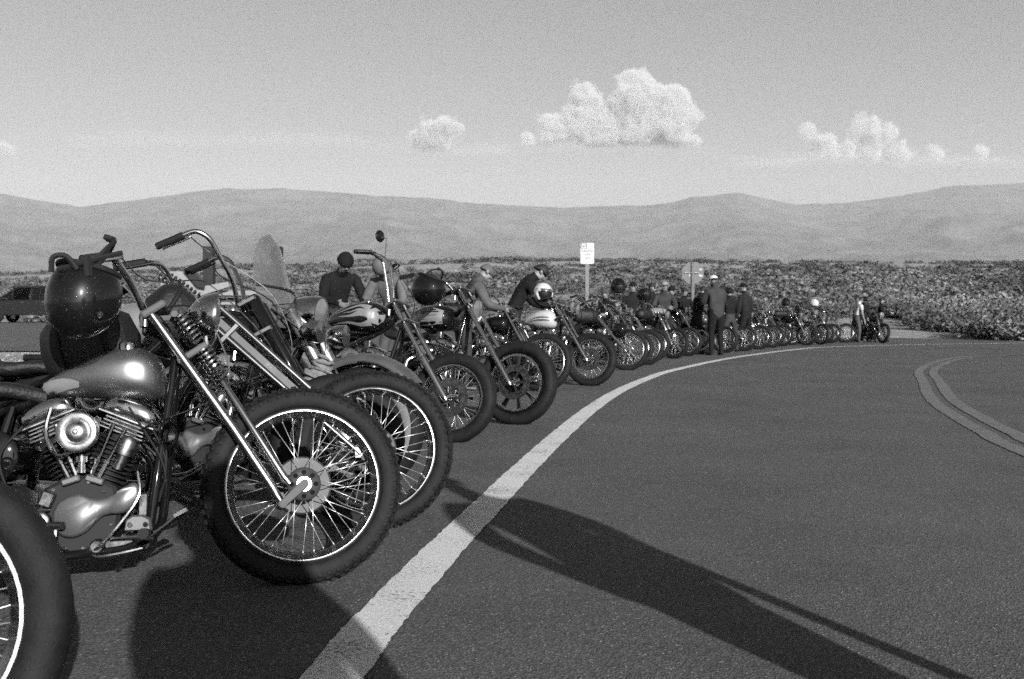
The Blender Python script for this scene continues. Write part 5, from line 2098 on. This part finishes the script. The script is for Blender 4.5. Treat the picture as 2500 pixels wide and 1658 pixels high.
sy = 22.0
sg = empty("parking_sign", (1.66, sy, 0), (0, 0, R(3)))
tag(sg, 'white NO PARKING ANY TIME sign on a thin metal post', 'sign')
mb = MB()
pw, ph_ = .30, .46
zt_ = .94 + (769 - 593) / 2430 * sy
poly = []
for (cx_, cz_, a0_) in ((pw / 2 - .03, ph_ / 2 - .03, 0), (-pw / 2 + .03, ph_ / 2 - .03, 90), (-pw / 2 + .03, -ph_ / 2 + .03, 180), (pw / 2 - .03, -ph_ / 2 + .03, 270)):
    for k in range(5):
        a = R(a0_ + 90 * k / 4)
        poly.append((cx_ + .03 * math.cos(a), zt_ - ph_ / 2 + cz_ + .03 * math.sin(a)))
mb.prism(poly, 0, -.004, .001)
pl = mb.build("sign_plate", SIGNW, sg)
mb = MB()
zc_ = zt_ - .07
mb.box((-.075, -.0055, zc_), (.12, .003, .005))
for dz in (-.055, .055):
    mb.box((-.075, -.0060, zc_ + dz), (.125, .003, .012))
for dx in (-.060, .060):
    mb.box((-.075 + dx, -.0064, zc_), (.012, .003, .115))
mb.v = [p for p in mb.v]
mb.build("sign_border", SIGNB, pl)
text("NO", .085, (-.075, -.008, zc_ - .03), pl, SIGNB)
text("PARKING", .062, (0, -.006, zt_ - .20), pl, SIGNB)
text("ANY", .06, (0, -.006, zt_ - .28), pl, SIGNB)
text("TIME", .06, (0, -.006, zt_ - .36), pl, SIGNB)
mb = MB()
mb.box((0, .020, (zt_ - .02) / 2), (.012, .03, zt_ - .02), None, .1)
mb.box((-.022, .008, (zt_ - .04) / 2), (.034, .006, zt_ - .04), None, .1)
mb.box((.022, .008, (zt_ - .04) / 2), (.034, .006, zt_ - .04), None, .1)
mb.build("sign_post", GALV, sg)

oy = 31.0
ox = (1691 - 1250) / 2430 * oy
zc_ = .94 + (769 - 666) / 2430 * oy
og = empty("stop_sign", (ox, oy, 0), (0, 0, R(-6)))
tag(og, 'back of an octagonal stop sign on a post above the riders', 'sign')
mb = MB()
mb.prism([(.365 * math.cos(R(22.5 + 45 * i)), zc_ + .365 * math.sin(R(22.5 + 45 * i))) for i in range(8)], 0, .006, .001)
pl = mb.build("sign_plate", GALV, og)
mb = MB()
mb.box((0, -.03, zc_ / 2 + .15), (.09, .05, zc_ + .36))
mb.build("sign_post", mat("weathered_wood_post", .10, .8, noise_amt=.3, noise_scale=15), og)
mb = MB()
mb.box((-.04, -.045, zc_ + .01), (.46, .02, .022))
mb.build("sign_brace", ALU, og)
for sx_, sz_, w_, h_ in ((.24, .10, .06, .055), (.22, -.08, .07, .06), (.27, -.095, .05, .05), (-.10, -.07, .028, .09)):
    mb = MB()
    mb.box((sx_, -.004 - .001 * (sz_ < 0) - .001 * (w_ < .06), zc_ + sz_), (w_, .003, h_))
    mb.build("sticker", SIGNW, pl)

# posts and shade board of the viewpoint kiosk
WOOD = mat("dark_stained_post", .008, .75, noise_amt=.4, noise_scale=9)
BOARD = mat("pale_board", .17, .7, noise_amt=.12, noise_scale=4)
ky = 20.0


def kx(px):
    return (px - 1250) / 2430 * ky


def kz(py):
    return .94 + (769 - py) / 2430 * ky


ks = empty("viewpoint_kiosk", (kx(512), ky, 0))
tag(ks, 'open kiosk of two dark wooden posts with a pale slanted board', 'kiosk')
for px in (512, 678):
    mb = MB()
    mb.box((kx(px) - kx(512), 0, kz(602) / 2), (.20, .20, kz(602)), None, .05)
    mb.build("post", WOOD, ks)
mb = MB()
poly = [(kx(400), kz(662)), (kx(470), kz(664)), (kx(500), kz(700)), (kx(565), kz(688)), (kx(568), kz(700)), (kx(460), kz(735)), (kx(405), kz(730))]
poly = [(p[0] - kx(512), p[1]) for p in poly]
mb.prism(poly[::-1], -.22, -.17, .004)
mb.build("slanted_board", BOARD, ks)
mb = MB()
poly = [(kx(462), kz(662)), (kx(482), kz(666)), (kx(512), kz(690)), (kx(512), kz(705)), (kx(495), kz(702))]  # dark flat diagonal shape set in front of the slanted board
poly = [(p[0] - kx(512), p[1]) for p in poly]
mb.prism(poly[::-1], -.33, -.28, .004)
mb.build("dark_diagonal", WOOD, ks)
mb = MB()
mb.box((kx(600) - kx(512), .05, kz(715)), (1.5, .06, .10))
mb.box((kx(600) - kx(512), .05, kz(740)), (1.5, .05, .06))
mb.build("cross_rail", BOARD, ks)

# parked estate car on the far lot


def make_car(loc, rot, label):
    root = empty("parked_car", loc, (0, 0, rot))
    tag(root, label, 'car')
    body_m = mat("black_car_paint", .005, .25, coat=.8)
    W2 = .88
    prof = [(-2.25, .35), (-2.28, .75), (-2.15, 1.02), (-1.35, 1.13), (-.55, 1.62), (-.30, 1.70), (1.75, 1.72), (2.15, 1.15), (2.28, .95), (2.28, .38)]
    mb = MB()
    low = [(-2.25, .35), (-2.28, .75), (-2.15, 1.00), (-1.30, 1.12), (2.10, 1.16), (2.28, .95), (2.28, .38)]
    mb.prism(low, -W2, W2, .06)
    mb.build("car_body", body_m, root)
    # roof, pillars
    mb = MB()
    mb.box((.70, 0, 1.70), (2.20, 1.50, .10), None, .3)
    for s in (-1, 1):
        for (x0, z0, x1, z1) in ((-1.30, 1.10, -.38, 1.69), (-.58, 1.10, -.58, 1.69), (.335, 1.10, .335, 1.69), (2.08, 1.12, 1.76, 1.69)):
            mb.tube([(x0, s * .84, z0), (x1, s * .72, z1)], .05, 6)
    mb.build("car_roof", body_m, root)
    mb = MB()
    for s in (-1, 1):
        mb.box((.75, s * .70, 1.745), (1.9, .03, .02))
    mb.build("roof_rail", CHROME, root)
    gl = mat("dark_car_glass", .005, .08, spec=.3)
    glc = mat("clear_car_glass", .02, .08, alpha=.12, spec=.1)
    for s in (-1, 1):
        for (xa, xb, xc, xd) in ((-1.20, -.38, -.62, -.62), (-.55, -.55, .30, .30), (.37, .37, 1.72, 2.0)):
            mb = MB()
            mb.add([(xa, s * .84, 1.13), (xb, s * .73, 1.66), (xc, s * .73, 1.66), (xd, s * .84, 1.13)], [(0, 1, 2, 3)])
            mb.build("side_window", glc if abs(xa + .55) < .01 else gl, root, 0)
    mb = MB()
    mb.add([(-1.30, -.80, 1.13), (-.40, -.68, 1.67), (-.40, .68, 1.67), (-1.30, .80, 1.13)], [(0, 1, 2, 3)])
    mb.build("windscreen", gl, root, 0)
    for x in (-1.42, 1.38):
        for s in (-1, 1):
            mb = MB()
            mb.lathe(torus_prof(.27, .11, .085, 12), (x, s * .80, .355), (0, 1, 0), 28, closed=True)
            wh = mb.build("wheel", RUBBER, root)
            mb = MB()
            mb.lathe([(s * .06, .21), (s * .10, .20), (s * .09, .12), (s * .12, .05), (s * .12, 0)], (x, s * .80, .355), (0, 1, 0), 20)
            mb.build("wheel_rim", ALU, wh)
    for s in (-1, 1):
        mb = MB()
        mb.box((-2.26, s * .62, .80), (.06, .34, .16))
        mb.build("headlight", LENS, root)
        mb = MB()
        mb.box((-1.0, s * .95, 1.16), (.12, .14, .12))
        mb.build("door_mirror", body_m, root)
        for x in (-.1, .95):
            mb = MB()
            mb.box((x, s * .895, .98), (.16, .03, .03))
            mb.build("door_handle", CHROME, root)
    return root


cy = 55.0
cr = make_car(((80 - 1250) / 2430 * cy, cy, float(terrain(-27, cy)) + .03), R(0), 'black estate car parked on the far lot at the left edge')
cr.scale = (1.08, 1.08, 1.14)

# ------------------------------------------------------------------ clouds, air
CLM, t, b = node_mat("cloud_vapour")


def cloud(loc, size, puffs, dens, label, amp=1.9, flat=1.0):
    """volume cloud: puffs are (x,y,z,r) in half extents of the box"""
    me = bpy.data.meshes.new("cloud")
    mb = MB()
    sx, sy_, sz = size
    mb.box((0, 0, 0), (2, 2, 2), None, .01)
    o = mb.build("cloud", None, None, 0)
    o.location = loc
    o.scale = (sx / 2, sy_ / 2, sz / 2)
    m = bpy.data.materials.new("cloud_vapour")
    m.use_nodes = True
    t = m.node_tree
    t.nodes.remove(t.nodes["Principled BSDF"])
    out = t.nodes["Material Output"]
    pv = N(t, "ShaderNodeVolumePrincipled")
    pv.inputs['Color'].default_value = (1, 1, 1, 1)
    pv.inputs['Anisotropy'].default_value = 0.0
    t.links.new(pv.outputs[0], out.inputs['Volume'])
    tc = N(t, "ShaderNodeTexCoord")
    asp = N(t, "ShaderNodeVectorMath", operation='MULTIPLY')
    asp.inputs[1].default_value = (sx / 2 / 1000, sy_ / 2 / 1000, sz / 2 / 1000 * flat)
    t.links.new(tc.outputs['Object'], asp.inputs[0])
    nz = N(t, "ShaderNodeTexNoise", i_Scale=1.9, i_Detail=10.0, i_Roughness=.62)
    t.links.new(asp.outputs[0], nz.inputs['Vector'])
    cur = None
    for (x, y, z, r_) in puffs:
        d = N(t, "ShaderNodeVectorMath", operation='DISTANCE')
        t.links.new(asp.outputs[0], d.inputs[0])
        d.inputs[1].default_value = (x, y, z)
        q_ = N(t, "ShaderNodeMath", operation='MULTIPLY_ADD')
        q_.inputs[1].default_value = -1 / r_
        q_.inputs[2].default_value = 1
        t.links.new(d.outputs['Value'], q_.inputs[0])
        if cur is None:
            cur = q_.outputs[0]
        else:
            mx_ = N(t, "ShaderNodeMath", operation='SMOOTH_MAX')
            mx_.inputs[2].default_value = .12
            t.links.new(cur, mx_.inputs[0])
            t.links.new(q_.outputs[0], mx_.inputs[1])
            cur = mx_.outputs[0]
    nn_ = N(t, "ShaderNodeMath", operation='MULTIPLY_ADD')
    nn_.inputs[1].default_value = amp
    nn_.inputs[2].default_value = -amp * .54
    t.links.new(nz.outputs['Fac'], nn_.inputs[0])
    ad = N(t, "ShaderNodeMath", operation='ADD')
    t.links.new(cur, ad.inputs[0])
    t.links.new(nn_.outputs[0], ad.inputs[1])
    rmp = N(t, "ShaderNodeMapRange", interpolation_type='SMOOTHSTEP')
    rmp.inputs['From Min'].default_value = 0
    rmp.inputs['From Max'].default_value = .30
    rmp.inputs['To Min'].default_value = 0
    rmp.inputs['To Max'].default_value = dens
    t.links.new(ad.outputs[0], rmp.inputs['Value'])
    # flat bases
    sp = N(t, "ShaderNodeSeparateXYZ")
    t.links.new(asp.outputs[0], sp.inputs[0])
    zb = min(p[2] for p in puffs) - .02
    fl = N(t, "ShaderNodeMapRange", interpolation_type='SMOOTHSTEP')
    fl.inputs['From Min'].default_value = zb - .12
    fl.inputs['From Max'].default_value = zb + .06
    t.links.new(sp.outputs[2], fl.inputs['Value'])
    ml = N(t, "ShaderNodeMath", operation='MULTIPLY')
    t.links.new(rmp.outputs[0], ml.inputs[0])
    t.links.new(fl.outputs[0], ml.inputs[1])
    t.links.new(ml.outputs[0], pv.inputs['Density'])
    o.data.materials.append(m)
    tag(o, label, 'cloud', None, 'structure')
    return o


CD = 20000.0


def cpos(fx, fy):
    return ((fx - 1250) / 2430 * CD, CD, CAM_H + (769 - fy) / 2430 * CD)


def P(cx, cz, fx, fy, r_, yy=0):
    """puff given by its place in the cloud (km)"""
    return ((fx - cx) / 2430 * CD / 1000, yy, (cz - fy) / 2430 * CD / 1000, r_ / 2430 * CD / 1000)


if CLOUDS:
    c0 = (1455, 272)
    cloud(cpos(*c0), (5200, 2400, 2400), [P(*c0, 1425, 248, 52), P(*c0, 1415, 300, 62), P(*c0, 1355, 318, 52), P(*c0, 1470, 322, 62), P(*c0, 1550, 205, 55, .1), P(*c0, 1560, 270, 84), P(*c0, 1625, 262, 66), P(*c0, 1640, 300, 75),
                                          P(*c0, 1555, 320, 70), P(*c0, 1290, 345, 26), P(*c0, 1690, 345, 24)], .012, 'tall cumulus cloud, largest in the sky')
    c1 = (1060, 330)
    cloud(cpos(*c1), (1700, 1000, 1100), [P(*c1, 1045, 330, 48), P(*c1, 1085, 318, 40), P(*c1, 1060, 355, 50), P(*c1, 1115, 318, 22)], .008, 'small cumulus cloud left of the tall one', 3.0)
    c2 = (2150, 355)
    cloud(cpos(*c2), (4600, 1000, 1300), [P(*c2, 2120, 322, 48), P(*c2, 2090, 318, 36), P(*c2, 2160, 325, 32), P(*c2, 2020, 372, 46), P(*c2, 2060, 368, 34), P(*c2, 2120, 380, 30), P(*c2, 2190, 378, 36), P(*c2, 2285, 378, 30), P(*c2, 2390, 382, 28), P(*c2, 1960, 325, 24)],
          .006, 'scattered low cumulus clouds at the right', 3.4)
    c3 = (0, 370)
    cloud(cpos(*c3), (1500, 800, 900), [P(*c3, -30, 368, 50), P(*c3, 15, 378, 36)], .005, 'wisp of cloud at the left edge', 3.4)

if CLOUDS:
    cs = (1300, 375)
    for (fx, fy, wf, hh, dd, lb) in ((1330, 372, 1100, 60, .00018, 'faint streak of cloud under the tall cumulus'), (2150, 400, 900, 60, .00028, 'faint streaky cloud bank low at the right'), (560, 350, 900, 70, .00012, 'faint thin cloud streaks above the left ridge')):
        c_ = (fx, fy)
        fl = 6.0
        pf = [((i - 3) * wf / 7 / 2430 * CD / 1000 * .8, 0, 0.15 * ((i * 7) % 3 - 1), hh * (1.6 + .5 * ((i * 5) % 3)) / 2430 * CD / 1000) for i in range(7)]
        cloud(cpos(*c_), (wf / 2430 * CD * 1.25, 1200, 900), pf, dd, lb, 3.4, fl)

if HAZE:
    mb = MB()
    mb.box((0, 4300, 760), (30000, 14200, 1580), None, .001)
    hz = mb.build("haze", None, None, 0)
    m = bpy.data.materials.new("haze_air")
    m.use_nodes = True
    t = m.node_tree
    t.nodes.remove(t.nodes["Principled BSDF"])
    pv = N(t, "ShaderNodeVolumePrincipled")
    pv.inputs['Color'].default_value = (.95, .95, .95, 1)
    pv.inputs['Density'].default_value = HAZE
    t.links.new(pv.outputs[0], t.nodes["Material Output"].inputs['Volume'])
    hz.data.materials.append(m)
    tag(hz, 'pale desert haze', kind='stuff')
